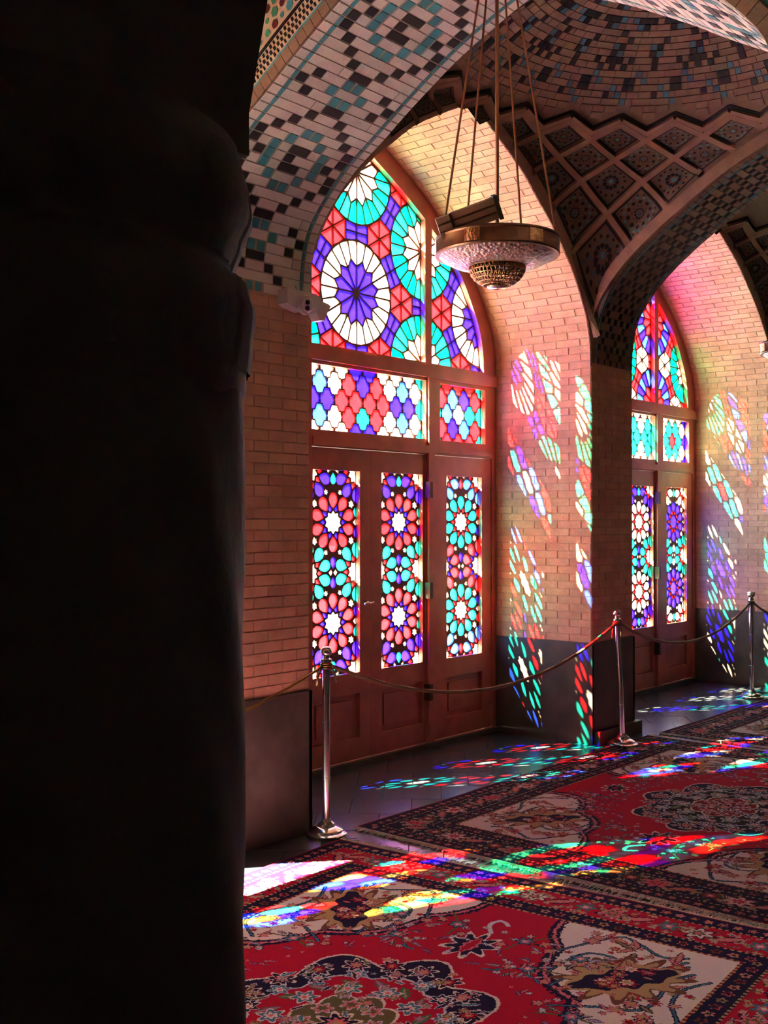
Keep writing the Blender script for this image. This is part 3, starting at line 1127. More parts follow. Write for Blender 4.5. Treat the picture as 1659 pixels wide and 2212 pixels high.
# ---- door lights: ten-fold rosettes on a centred rectangular net
def lite_panes(x0, x1, z0, z1, sch):
    cx, cz = (x0 + x1) / 2, (z0 + z1) / 2
    hw, hz = (x1 - x0) / 2, (z1 - z0) / 2
    sx, sz = hw / 0.2235, hz / 0.70
    out = []; stars = []
    def add(poly, col, ins=0.0):
        q = [(cx + p[0] * sx, cz + p[1] * sz) for p in poly]
        clip = [(x0, z0), (x1, z0), (x1, z1), (x0, z1)]
        q = dedupe(clip_convex(q, clip))
        if len(q) < 3: return
        q = ccw(q)
        if area2(q) < 0.00018: return
        out.append((q, col))
    def P(c, r, deg): return (c[0] + r * math.cos(math.radians(deg)), c[1] + r * math.sin(math.radians(deg)))
    cen = [((0, .345), 'C'), ((0, -.345), 'C'), ((.2235, 0), 'S'), ((-.2235, 0), 'S')] + [((a * .2235, b * .69), 'K') for a in (-1, 1) for b in (-1, 1)]
    for c, ty in cen:
        pet, kit, sta = sch[ty]
        add([P(c, .079 if i % 2 == 0 else .060, 18 * i + 90) for i in range(20)], sta)
        for k in range(10):
            t = 90 + 36 * k
            # petal
            add([P(c, .096, t), P(c, .112, t - 8.5), P(c, .132, t - 13.2), P(c, .160, t - 14.8), P(c, .184, t - 11), P(c, .200, t - 6), P(c, .204, t), P(c, .200, t + 6), P(c, .184, t + 11), P(c, .160, t + 14.8), P(c, .132, t + 13.2), P(c, .112, t + 8.5)], pet)
            # small kite between petals
            u = t + 18
            add([P(c, .073, u), P(c, .093, u - 11), P(c, .124, u), P(c, .093, u + 11)], kit)
            # six-point star where four motifs meet
            if ty == 'C':
                s = P(c, .216, u)
                if abs(math.sin(math.radians(u))) > .1:
                    stars.append((s, [((.026 if i % 2 == 0 else .0165) * math.cos(math.radians(30 * i + u)), (.026 if i % 2 == 0 else .0165) * math.sin(math.radians(30 * i + u))) for i in range(12)], 'clear'))
                else:
                    add([P(s, .022, 90 * i) for i in range(4)], 'clear')
    for sg in (-1, 1):
        # drops on the centre line
        for z, col, d in ((.640 * sg, sch['drop1'], sg), (.072 * sg, sch['drop2'], sg)):
            q = [(0, .062), (.016, .040), (.030, .010), (.030, -.018), (.017, -.040), (0, -.047), (-.017, -.040), (-.030, -.018), (-.030, .010), (-.016, .040)]
            f = d if abs(z) > .3 else -d
            stars.insert(0, ((0, z), [(x, y * f * .92) for x, y in q], col))
        # the same drops halved by the long edges
        for s2 in (-1, 1):
            for dz, f in ((.072, -1), (-.072, 1)):
                q = [(0, .062), (.016, .040), (.030, .010), (.030, -.018), (.017, -.040), (0, -.047), (-.017, -.040), (-.030, -.018), (-.030, .010), (-.016, .040)]
                stars.insert(0, ((s2 * .2235, sg * .345 + dz), [(x, y * f * .92) for x, y in q], sch['edge'] if dz * sg > 0 else sch['drop2']))
        # small kites on the axis
        add([(sg * .022, .022), (sg * .040, 0), (sg * .022, -.022), (sg * .006, 0)], 'clear')
        for s2 in (-1, 1):
            # petals at the sides between rosettes
            add([(sg * .030, s2 * .692), (sg * .050, s2 * .676), (sg * .056, s2 * .70), (sg * .020, s2 * .70)], 'clear')
    # drop panes that touch an earlier one
    res = []; boxes = []
    for q, col in out:
        m = (sum(p[0] for p in q) / len(q), sum(p[1] for p in q) / len(q))
        bad = False
        for (q2, m2, r2) in boxes:
            if abs(m[0] - m2[0]) + abs(m[1] - m2[1]) < 0.012: bad = True; break
            if math.hypot(m[0] - m2[0], m[1] - m2[1]) < r2 + 0.2:
                if any(pin(p, q2) for p in q) or any(pin(p, q) for p in q2): bad = True; break
        if bad: continue
        boxes.append((q, m, max(math.hypot(p[0] - m[0], p[1] - m[1]) for p in q)))
        res.append((q, col))
    # the drops and little six-point stars take whatever room is left between the petals
    for s, rel, col in stars:
        for k in (1.5, 1.35, 1.2, 1.1, 1.0, .9, .8, .7):
            def fit(f): return [(cx + (s[0] + p[0] * f) * sx, cz + (s[1] + p[1] * f) * sz) for p in rel]
            big = fit(k * 1.1)
            if any(pin(p, q2) for q2, _, _ in boxes for p in big) or any(pin(p, big) for q2, _, _ in boxes for p in q2):
                continue
            q = dedupe(clip_convex(fit(k), [(x0, z0), (x1, z0), (x1, z1), (x0, z1)]))
            if len(q) > 2 and area2(ccw(q)) > .0001:
                q = ccw(q); res.append((q, col))
                boxes.append((q, s, .05))
            break
    return res
LITE = {
    'leaf': dict(C=('red', 'blue', 'clear'), S=('cyan', 'red', 'clear'), K=('blue', 'red', 'clear'), drop1='cyan', drop2='blue', edge='cyan'),
    'side': dict(C=('cyan', 'red', 'clear'), S=('red', 'blue', 'clear'), K=('sky', 'red', 'clear'), drop1='red', drop2='blue', edge='red'),
    'far': dict(C=('clear', 'red', 'clear'), S=('cyan', 'red', 'clear'), K=('blue', 'red', 'clear'), drop1='cyan', drop2='blue', edge='blue'),
    'far2': dict(C=('blue', 'red', 'blue'), S=('cyan', 'red', 'clear'), K=('clear', 'red', 'clear'), drop1='cyan', drop2='clear', edge='clear'),
}

LEAFBOX = {'l': (-0.618, -0.002), 'r': (0.002, 0.618)}
ZT = 2.20
def rectloop(x0, x1, z0, z1): return [(x0, z0), (x1, z0), (x1, z1), (x0, z1)]
def arch_region(x0, x1):
    loop = opening(GLZ, 2.887)
    loop = clip_half(loop, (x0, 0), (1, 0))
    loop = clip_half(loop, (x1, 0), (-1, 0))
    return dedupe(loop, 5e-4)

def build_window(key, c, idx):
    joined = key == 'near'
    lab = {'near': 'stained glass fanlight of the near bay, outside the picture', 'middle': 'large arched stained glass fanlight and transom behind the hanging lamp',
           'far': 'narrow glimpse of the far arched fanlight with red and blue rosettes'}[key]
    w = thing('window_%d' % idx, (c, YW, 0.04), lab, 'window', kind='structure')
    regs = [arch_region(-1.5, -0.69), arch_region(-0.61, 0.61), arch_region(0.69, 1.5)]
    tr = [(-1.385, -0.79, 2.312, 2.745), (-0.62, 0.62, 2.312, 2.752), (0.79, 1.385, 2.312, 2.745)]
    outer = opening(REV if key != 'near' else [Vector((p.x * 1.35 / HS, p.y)) for p in REV], 0.035)
    holes = regs + [rectloop(*t) for t in tr] + [rectloop(-0.62, 0.62, 0.04, ZT), rectloop(0.70, 1.475, 0.04, ZT), rectloop(-1.475, -0.70, 0.04, ZT)]
    mb = MB()
    sheet_with_holes([(p[0] + c, p[1]) for p in outer], [[(p[0] + c, p[1]) for p in h] for h in holes], 5.145, 5.228, mb, lambda u, v, y: (u, y, v))
    # mouldings: mullion posts, transom rails standing proud
    for s in (-1, 1):
        mb.box((c + s * 0.665 - 0.035, 5.125, 0.04), (c + s * 0.665 + 0.035, 5.145, 2.86))
    mb.box((c - HS, 5.12, 2.775), (c + HS, 5.145, 2.862))
    mb.box((c - 0.63, 5.11, 2.205), (c + 0.63, 5.145, 2.262))
    for s in (-1, 1):
        x = sorted((c + s * 0.70, c + s * 1.45)); mb.box((x[0], 5.13, 2.215), (x[1], 5.145, 2.25))
    fr = mb.build('frame', WOOD, w)
    sch = SCH[key]
    ox = -0.11 if key == 'middle' else (-0.06 if key == 'far' else -0.1)
    for q in regs:
        pn = fan_panes(sch, ox, 3.30, q)
        glazing(w, 'lattice', [(p[0], p[1]) for p in offset_poly(q, -0.012)], pn, c, joined)
    for i, t in enumerate(tr):
        big = i == 1
        if big:
            pn = lozenge_panes(t, -0.045, 2.531, 0.0735, 0.1135, transom_big if key != 'far' else (lambda r, cc: transom_far(r, cc if abs(cc) < 1.9 else cc % 2)), phase=0)
        else:
            pn = lozenge_panes(t, (t[0] + t[1]) / 2, 2.530, 0.0735, 0.1135, transom_small if key != 'far' else transom_far)
        glazing(w, 'lattice', rectloop(t[0] - .012, t[1] + .012, t[2] - .012, t[3] + .012), pn, c, joined)
    return w

def build_leaf(name, key, c, x0, x1, lx0, lx1, sch, label, handle=0, hinge=0, swing=None):
    zb, zl0, zl1 = 0.045, 0.645, 2.045
    d = thing(name, (c + (x0 if swing is None else swing), YW, zb), label, 'door', kind='structure')
    hole = rectloop(lx0, lx1, zl0, zl1)
    pan = rectloop(lx0, lx1, 0.19, 0.50)
    mb = MB()
    sheet_with_holes([(p[0] + c, p[1]) for p in rectloop(x0, x1, zb, ZT - 0.005)], [[(p[0] + c, p[1]) for p in hole], [(p[0] + c, p[1]) for p in pan]], 5.155, 5.220, mb, lambda u, v, y: (u, y, v))
    mb.build('leaf_frame', WOOD, d)
    mb = MB()
    mb.box((c + lx0 - .01, 5.185, 0.18), (c + lx1 + .01, 5.215, 0.51))
    mb.box((c + lx0 + .05, 5.175, 0.235), (c + lx1 - .05, 5.19, 0.455))
    mb.build('panel', WOOD, d)
    pn = lite_panes(lx0, lx1, zl0, zl1, sch)
    glazing(d, 'lattice', rectloop(lx0 - .01, lx1 + .01, zl0 - .01, zl1 + .01), pn, c, key == 'near')
    if hinge:
        hx = x1 if hinge > 0 else x0
        for z in (0.42, 1.18, 1.93):
            mb = MB(); mb.box((c + hx - 0.012, 5.10, z - 0.06), (c + hx + 0.026, 5.157, z + 0.06))
            mb.build('hinge', solid_iron, d)
    if handle:
        hx = x0 + 0.055 if handle > 0 else x1 - 0.055
        mb = MB()
        mb.lathe([(0.012, 0), (0.012, 0.03), (0.006, 0.035), (0.006, 0.055), (0.009, 0.06), (0.009, 0.075)], (c + hx, 5.155, 1.13), 12, axis=(0, -1, 0))
        mb.tube([(c + hx, 5.085, 1.13), (c + hx + 0.05 * handle, 5.083, 1.128), (c + hx + 0.085 * handle, 5.088, 1.125)], 0.007, 8)
        mb.build('handle', CHROME, d, smooth=True)
    return d
solid_iron = solid('dark_iron_hinge', (0.05, 0.03, 0.025), 0.5, metal=0.6)

build_window('middle', C1, 1)
build_window('far', C1 + PX, 2)
build_window('near', C1 - PX, 3)
build_leaf('door_1', 'middle', C1, -0.618, -0.002, -0.588, -0.117, LITE['leaf'], 'left leaf of the middle double door with red ten-petal rosettes, beside the pier', handle=-1)
build_leaf('door_2', 'middle', C1, 0.002, 0.618, 0.117, 0.588, LITE['leaf'], 'right leaf of the middle double door with red ten-petal rosettes', hinge=1)
build_leaf('door_3', 'middle', C1, 0.702, 1.473, 0.885, 1.350, LITE['side'], 'fixed side panel with green ten-petal rosettes next to the sunlit jamb')
build_leaf('door_4', 'middle', C1, -1.473, -0.702, -1.350, -0.885, LITE['side'], 'fixed side panel hidden behind the camera pier')
CF = C1 + PX
build_leaf('door_5', 'far', CF, 0.002, 0.618, 0.117, 0.588, LITE['far'], 'far double door leaf with white rosettes next to the pier', hinge=1)
build_leaf('door_6', 'far', CF, 0.702, 1.473, 0.885, 1.350, LITE['far2'], 'far side panel with blue rosettes beside the right-hand jamb')
build_leaf('door_7', 'far', CF, -0.618, -0.002, -0.588, -0.117, LITE['far'], 'far double door leaf hidden behind the second pier')
build_leaf('door_8', 'far', CF, -1.473, -0.702, -1.350, -0.885, LITE['far2'], 'far side panel hidden behind the second pier')
CN = C1 - PX
build_leaf('door_9', 'near', CN, 0.141, 0.618, 0.2, 0.588, LITE['leaf'], 'narrowed right leaf of the near door, outside the picture')  # unseen leaf cut narrow to shape the wedge of sun on the rug
build_leaf('door_10', 'near', CN, 0.702, 1.473, 0.885, 1.350, LITE['side'], 'right side panel of the near door, outside the picture')
build_leaf('door_11', 'near', CN, -1.473, -0.702, -1.350, -0.885, LITE['side'], 'left side panel of the near door, outside the picture')

# ================================================================== RUGS
def attr_mat(name):
    m, nt, out = new_mat(name)
    b = nt.nodes.new('ShaderNodeBsdfPrincipled')
    b.inputs['Roughness'].default_value = 0.9
    b.inputs['Specular IOR Level'].default_value = 0.05
    at = nt.nodes.new('ShaderNodeAttribute'); at.attribute_name = 'wool'
    geo = nt.nodes.new('ShaderNodeNewGeometry')
    nz = nt.nodes.new('ShaderNodeTexNoise'); nz.inputs['Scale'].default_value = 260; nz.inputs['Detail'].default_value = 2
    nt.links.new(geo.outputs['Position'], nz.inputs['Vector'])
    mr = nt.nodes.new('ShaderNodeMapRange'); mr.inputs[3].default_value = 0.75; mr.inputs[4].default_value = 1.25
    nt.links.new(nz.outputs['Fac'], mr.inputs[0])
    sc = nt.nodes.new('ShaderNodeVectorMath'); sc.operation = 'SCALE'
    nt.links.new(at.outputs['Color'], sc.inputs[0]); nt.links.new(mr.outputs[0], sc.inputs['Scale'])
    nt.links.new(sc.outputs[0], b.inputs['Base Color'])
    bp = nt.nodes.new('ShaderNodeBump'); bp.inputs['Strength'].default_value = 0.5; bp.inputs['Distance'].default_value = 0.004
    nt.links.new(nz.outputs['Fac'], bp.inputs['Height']); nt.links.new(bp.outputs[0], b.inputs['Normal'])
    nt.links.new(b.outputs[0], out.inputs[0])
    return m
WOOL = attr_mat('patterned_wool')
FRINGE = solid('cotton_fringe', (0.55, 0.47, 0.40), 0.95)

PAL = dict(red=(0.33, 0.004, 0.026), deep=(0.15, 0.006, 0.012), navy=(0.008, 0.006, 0.028), ivory=(0.55, 0.52, 0.44), teal=(0.04, 0.15, 0.22), rose=(0.48, 0.13, 0.15),
           olive=(0.09, 0.09, 0.035), gold=(0.34, 0.24, 0.11), pale=(0.42, 0.46, 0.50), black=(0.012, 0.006, 0.010), brown=(0.12, 0.05, 0.03), green=(0.04, 0.14, 0.08), lilac=(0.20, 0.10, 0.22))

class Rug:
    """draws a medallion carpet by mirrored motifs on a grid of knots"""
    def __init__(s, L, Wd, res, seed):
        s.L, s.W = L, Wd
        s.nx, s.ny = int(L / res), int(Wd / res)
        x = (np.arange(s.nx) + .5) / s.nx * L - L / 2
        y = (np.arange(s.ny) + .5) / s.ny * Wd - Wd / 2
        s.X, s.Y = np.meshgrid(x, y)
        s.A, s.B = np.abs(s.X), np.abs(s.Y)
        s.img = np.zeros((s.ny, s.nx, 3), np.float32)
        s.rs = np.random.default_rng(seed)
        n = s.rs.normal(size=(s.ny // 3 + 2, s.nx // 3 + 2))
        s.jit = np.kron(n, np.ones((3, 3)))[:s.ny, :s.nx] * 0.0016
    def put(s, mask, c):
        s.img[mask] = PAL[c]
    def win(s, x, y, r):
        j0 = max(0, int((x - r + s.L / 2) / s.L * s.nx)); j1 = min(s.nx, int((x + r + s.L / 2) / s.L * s.nx) + 2)
        i0 = max(0, int((y - r + s.W / 2) / s.W * s.ny)); i1 = min(s.ny, int((y + r + s.W / 2) / s.W * s.ny) + 2)
        if j1 <= j0 or i1 <= i0: return None
        sl = (slice(i0, i1), slice(j0, j1))
        return sl, s.X[sl] - x + s.jit[sl], s.Y[sl] - y
    def flower(s, x, y, r, cols, n=6, rot=0.0, stretch=1.0, sym=False):
        if sym:
            for sx in (-1, 1):
                for sy in (-1, 1):
                    s.flower(sx * x, sy * y, r, cols, n, rot * sx * sy, stretch)
            return
        w = s.win(x, y, r * 1.4)
        if w is None: return
        sl, dx, dy = w
        c, q = math.cos(rot), math.sin(rot)
        u = (dx * c + dy * q) / stretch; v = -dx * q + dy * c
        rr = np.hypot(u, v); th = np.arctan2(v, u)
        edge = r * (0.78 + 0.22 * np.cos(n * th))
        im = s.img[sl]
        im[rr < edge] = PAL[cols[0]]
        im[rr < edge * 0.82] = PAL[cols[1]]
        if len(cols) > 2: im[rr < edge * 0.48] = PAL[cols[2]]
        if len(cols) > 3: im[rr < edge * 0.22] = PAL[cols[3]]
    def leaf(s, x, y, l, w_, rot, cols, sym=False):
        if sym:
            for sx in (-1, 1):
                for sy in (-1, 1):
                    r = math.atan2(math.sin(rot) * sy, math.cos(rot) * sx)
                    s.leaf(sx * x, sy * y, l, w_, r, cols)
            return
        w = s.win(x, y, l * 1.2)
        if w is None: return
        sl, dx, dy = w
        c, q = math.cos(rot), math.sin(rot)
        u = dx * c + dy * q; v = -dx * q + dy * c
        t = np.clip(u / l, -1, 1)
        e = w_ * (1 - t * t) * (1 + 0.18 * np.cos(t * 14))
        m = (np.abs(u) < l) & (np.abs(v) < e)
        im = s.img[sl]
        im[m] = PAL[cols[0]]
        im[(np.abs(u) < l * .9) & (np.abs(v) < e * .62)] = PAL[cols[1]]
        if len(cols) > 2: im[(np.abs(u) < l * .8) & (np.abs(v) < e * .16)] = PAL[cols[2]]
    def vine(s, pts, w_, cols, sym=True):
        P = catmull([(p[0], p[1]) for p in pts], 14)
        pl = np.array([(p.x, p.y) for p in P])
        for sx in ((-1, 1) if sym else (1,)):
            for sy in ((-1, 1) if sym else (1,)):
                for px, py in pl:
                    w = s.win(sx * px, sy * py, w_ * 2)
                    if w is None: continue
                    sl, dx, dy = w
                    s.img[sl][np.hypot(dx, dy) < w_] = PAL[cols[0]]
                if len(cols) > 1:
                    for px, py in pl:
                        w = s.win(sx * px, sy * py, w_ * 2)
                        if w is None: continue
                        sl, dx, dy = w
                        s.img[sl][np.hypot(dx, dy) < w_ * .5] = PAL[cols[1]]
    def border(s, bands):
        e = np.minimum(s.L / 2 - s.A, s.W / 2 - s.B) + s.jit * .5
        run = np.where(s.L / 2 - s.A < s.W / 2 - s.B, s.Y, s.X)
        for lo, hi, kind, c1, c2 in bands:
            m = (e >= lo) & (e < hi)
            if kind == 'rope':
                s.put(m & ((run * 70).astype(int) % 2 == 0), c1); s.put(m & ((run * 70).astype(int) % 2 != 0), c2)
            else:
                s.put(m, c1)
    def along(s, off, step, fn):
        """call fn(x, y, k, rot) along the rectangle inset by off"""
        hx, hy = s.L / 2 - off, s.W / 2 - off
        n = int(2 * hx / step); k = 0
        for i in range(n):
            x = -hx + (i + .5) * 2 * hx / n
            for sy in (-1, 1): fn(x, sy * hy, k, 0.0)
            k += 1
        n = int(2 * hy / step)
        for i in range(n):
            y = -hy + (i + .5) * 2 * hy / n
            for sx in (-1, 1): fn(sx * hx, y, k, math.pi / 2)
            k += 1

def draw_rug(L, Wd, res, seed, style):
    R = Rug(L, Wd, res, seed)
    rs = R.rs
    near = style == 'near'
    fld = 'red'
    main = 'red' if near else 'navy'
    R.put(R.A >= 0, fld)
    bw = 0.40
    # ---------- field extents
    hx, hy = L / 2 - bw, Wd / 2 - bw
    # spandrels at the four corners: ivory with scalloped edge
    a = hx - R.A; b = hy - R.B
    rx, ry = 1.02, 0.74
    rr = np.hypot(a / rx, b / ry); th = np.arctan2(b / ry, a / rx)
    sc = 0.86 + 0.085 * np.abs(np.sin(th * 5)) + 0.05 * np.cos(th * 4) + R.jit * 3
    m = (a > -.02) & (b > -.02)
    R.put(m & (rr < sc + .045), 'navy'); R.put(m & (rr < sc + .018), 'rose'); R.put(m & (rr < sc), 'navy')
    R.put(m & (rr < sc - .025), 'ivory')
    # vines and flowers inside spandrels
    for k in range(5):
        t0 = 0.14 + 0.31 * k
        pts = []
        for i in range(6):
            q = 0.25 + 0.13 * i
            tt = t0 + 0.16 * math.sin(i * 1.4 + k)
            pts.append((hx - rx * q * math.cos(tt), hy - ry * q * math.sin(tt)))
        R.vine(pts, 0.010, ('navy', 'teal'))
    for i in range(46):
        q = 0.16 + 0.62 * math.sqrt(rs.random()); tt = rs.uniform(0.05, 1.52)
        x, y = hx - rx * q * math.cos(tt), hy - ry * q * math.sin(tt)
        if i % 3 == 0: R.leaf(x, y, rs.uniform(.04, .07), .016, rs.uniform(0, 6.28), ('navy', 'rose' if i % 2 else 'olive', 'gold'), sym=True)
        else: R.flower(x, y, rs.uniform(.026, .046), ('navy' if i % 2 else 'olive', 'rose' if i % 4 else 'red', 'gold' if i % 5 else 'deep'), 5 + i % 3, rs.uniform(0, 3), sym=True)
    # dark cartouche in the spandrel
    qx, qy = hx - 0.40 * rx, hy - 0.40 * ry
    R.flower(qx, qy, .215, ('brown', 'gold', 'gold'), 12, 0.6, 1.35, sym=True)
    R.leaf(qx, qy, .25, .125, math.atan2(-ry, -rx) + math.pi, ('gold', 'navy'), sym=True)
    for i in range(9):
        x, y = qx + rs.uniform(-.11, .11), qy + rs.uniform(-.06, .06)
        R.flower(x, y, .032, ('rose' if i % 2 else 'red', 'deep' if i % 3 else 'ivory', 'gold'), 6, rs.uniform(0, 3), 1.1, sym=True)
    # ---------- centre medallion
    d = np.hypot(R.X / 1.28, R.Y); t = np.arctan2(R.Y, R.X / 1.28)
    MS = 0.84
    def lob(r0, a1, n1, a2=0, n2=0): return MS * r0 * (1 + a1 * np.abs(np.cos(n1 * t)) + a2 * np.cos(n2 * t)) + R.jit
    R.put(d < lob(.50, .16, 4, .06, 8), 'ivory'); R.put(d < lob(.488, .16, 4, .06, 8), 'navy')
    R.put(d < lob(.36, .12, 4), 'pale'); R.put(d < lob(.35, .12, 4), 'red' if near else 'black')
    R.put(d < lob(.19, .2, 4), 'ivory'); R.put(d < lob(.18, .2, 4), 'olive' if near else 'deep')
    for k in range(20):
        q = 2 * math.pi * k / 20
        R.flower(MS * .485 * 1.28 * math.cos(q), MS * .485 * math.sin(q), .058, ('ivory', 'navy', 'red' if k % 2 else 'rose', 'gold'), 7, q, 1.2)
    for k in range(16):
        q = 2 * math.pi * (k + .5) / 16
        R.flower(MS * .40 * 1.28 * math.cos(q), MS * .40 * math.sin(q), .05, ('pale', 'teal' if k % 2 else 'navy', 'ivory', 'rose'), 6, q)
        R.leaf(MS * .31 * 1.28 * math.cos(q), MS * .31 * math.sin(q), .055, .022, q + .9, ('olive', 'green' if k % 2 else 'lilac', 'gold'))
    for k in range(10):
        q = 2 * math.pi * k / 10
        R.flower(MS * .27 * 1.28 * math.cos(q), MS * .27 * math.sin(q), .058, ('ivory', 'teal', 'ivory', 'rose'), 6, q)
    for k in range(8):
        q = 2 * math.pi * (k + .5) / 8
        R.flower(MS * .14 * 1.28 * math.cos(q), MS * .14 * math.sin(q), .045, ('pale', 'rose', 'olive'), 6, q)
    R.flower(0, 0, .09, ('ivory', 'navy', 'rose', 'gold'), 8)
    # pendants on both axes and floral sprays in the red field
    for sx in (-1, 1):
        R.flower(sx * .86, 0, .12, ('ivory', 'navy', 'navy', 'red'), 9, 0, 1.3)
        R.leaf(sx * .86, .0, .09, .03, 0, ('rose', 'red'))
        R.vine([(sx * 1.02, 0), (sx * 1.1, .05), (sx * 1.16, .03), (sx * 1.13, -.02)], .010, ('pale',), sym=False)
    for sy in (-1, 1):
        R.flower(0, sy * .72, .09, ('ivory', 'navy', 'navy', 'red'), 9, 0, 1.2)
    sprays = [(.78, .30, .9), (.50, .62, 1.2), (1.02, .16, .2), (.22, .74, 1.5), (.36, .80, .4), (.98, .42, .6)]
    for (x, y, q) in sprays:
        R.vine([(x - .12 * math.cos(q), y - .12 * math.sin(q)), (x, y), (x + .13 * math.cos(q + .5), y + .13 * math.sin(q + .5))], .006, ('olive',))
        for i in range(11):
            ang_, dist = rs.uniform(0, 6.28), rs.uniform(.03, .15)
            fx, fy = x + dist * math.cos(ang_), y + dist * math.sin(ang_)
            if i % 2: R.leaf(fx, fy, .034, .012, ang_, ('olive' if i % 4 else 'brown', 'lilac' if i % 3 else 'navy', 'pale'), sym=True)
            else: R.flower(fx, fy, .020 if i % 4 else .03, ('navy', 'pale' if i % 4 else 'rose', 'gold'), 5, ang_, sym=True)
        R.flower(x, y, .045, ('navy', 'teal' if near else 'lilac', 'rose', 'ivory'), 6, q, sym=True)
    # fine filling: small blossoms and curled leaves over navy, ivory and the medallion
    for i in range(150):
        q = 2 * math.pi * rs.random(); rad = .46 * math.sqrt(rs.random())
        x, y = rad * 1.28 * math.cos(q), rad * math.sin(q)
        k = i % 5
        if k < 2: R.leaf(x, y, rs.uniform(.025, .05), .011, rs.uniform(0, 6.28), ('pale' if k else 'ivory', ('navy', 'olive', 'teal')[i % 3]))
        else: R.flower(x, y, rs.uniform(.014, .028), (('pale', 'rose', 'ivory')[i % 3], ('rose', 'teal', 'lilac', 'olive')[i % 4], 'gold'), 5, q)
    for i in range(40):
        q = 0.12 + 0.72 * math.sqrt(rs.random()); tt = rs.uniform(0.03, 1.54)
        x, y = hx - rx * q * math.cos(tt), hy - ry * q * math.sin(tt)
        if i % 2: R.leaf(x, y, rs.uniform(.02, .04), .009, rs.uniform(0, 6.28), ('navy' if i % 3 else 'olive', 'rose' if i % 4 else 'pale'), sym=True)
        else: R.flower(x, y, rs.uniform(.012, .022), (('navy', 'olive', 'brown')[i % 3], ('rose', 'red', 'gold')[i % 3]), 5, tt, sym=True)
    for i in range(60):
        q = rs.uniform(0, 6.28); rad = rs.uniform(.56, .72)
        x, y = rad * 1.28 * math.cos(q), rad * math.sin(q)
        if abs(x) < hx - .5 or abs(y) < hy - .35:
            if i % 2: R.leaf(x, y, rs.uniform(.02, .035), .009, rs.uniform(0, 6.28), ('navy' if i % 4 else 'olive', ('lilac', 'teal', 'rose')[i % 3]), sym=True)
            else: R.flower(x, y, rs.uniform(.010, .018), ('navy', 'pale' if i % 4 else 'rose'), 5, q, sym=True)
    # ---------- borders
    R.border([(-1, .012, 'f', 'deep', ''), (.012, .095, 'f', 'navy', ''), (.095, .108, 'rope', 'gold', 'navy'), (.108, .285, 'f', main, ''),
              (.285, .298, 'rope', 'gold', 'navy'), (.298, .385, 'f', 'navy', ''), (.385, .40, 'rope', 'gold', 'deep')])
    R.along(.054, .062, lambda x, y, k, r: R.flower(x, y, .024, ('rose' if k % 3 else 'olive', 'deep' if k % 2 else 'rose', 'gold'), 5, k))
    R.along(.342, .066, lambda x, y, k, r: R.flower(x, y, .025, ('rose' if k % 3 != 1 else 'olive', 'deep' if k % 2 else 'gold', 'navy'), 5, k))
    def mainb(x, y, k, r):
        if k % 3 == 0:
            R.flower(x, y, .07, ('navy' if near else 'rose', 'ivory' if k % 2 else 'rose', 'olive' if near else 'red', 'rose'), 7, k, 1.15)
        elif k % 3 == 1:
            R.flower(x, y, .055, ('olive', 'teal' if near else 'deep', 'rose', 'ivory'), 6, k)
        else:
            R.leaf(x, y, .07, .03, r + .6, ('navy' if near else 'brown', 'rose', 'gold'))
        for i in range(14):
            q = rs.uniform(0, 6.28); dd = rs.uniform(.05, .085)
            c, s_ = math.cos(r), math.sin(r)
            u, v = dd * math.cos(q) * 1.1, min(.075, dd) * math.sin(q)
            R.flower(x + u * c - v * s_, y + u * s_ + v * c, .011 if i % 2 else .016, ('pale' if i % 3 else 'olive', 'olive' if i % 2 else 'gold'), 4, q)
    R.along(.197, .125, mainb)
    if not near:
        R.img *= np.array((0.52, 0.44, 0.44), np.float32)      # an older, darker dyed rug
    return R

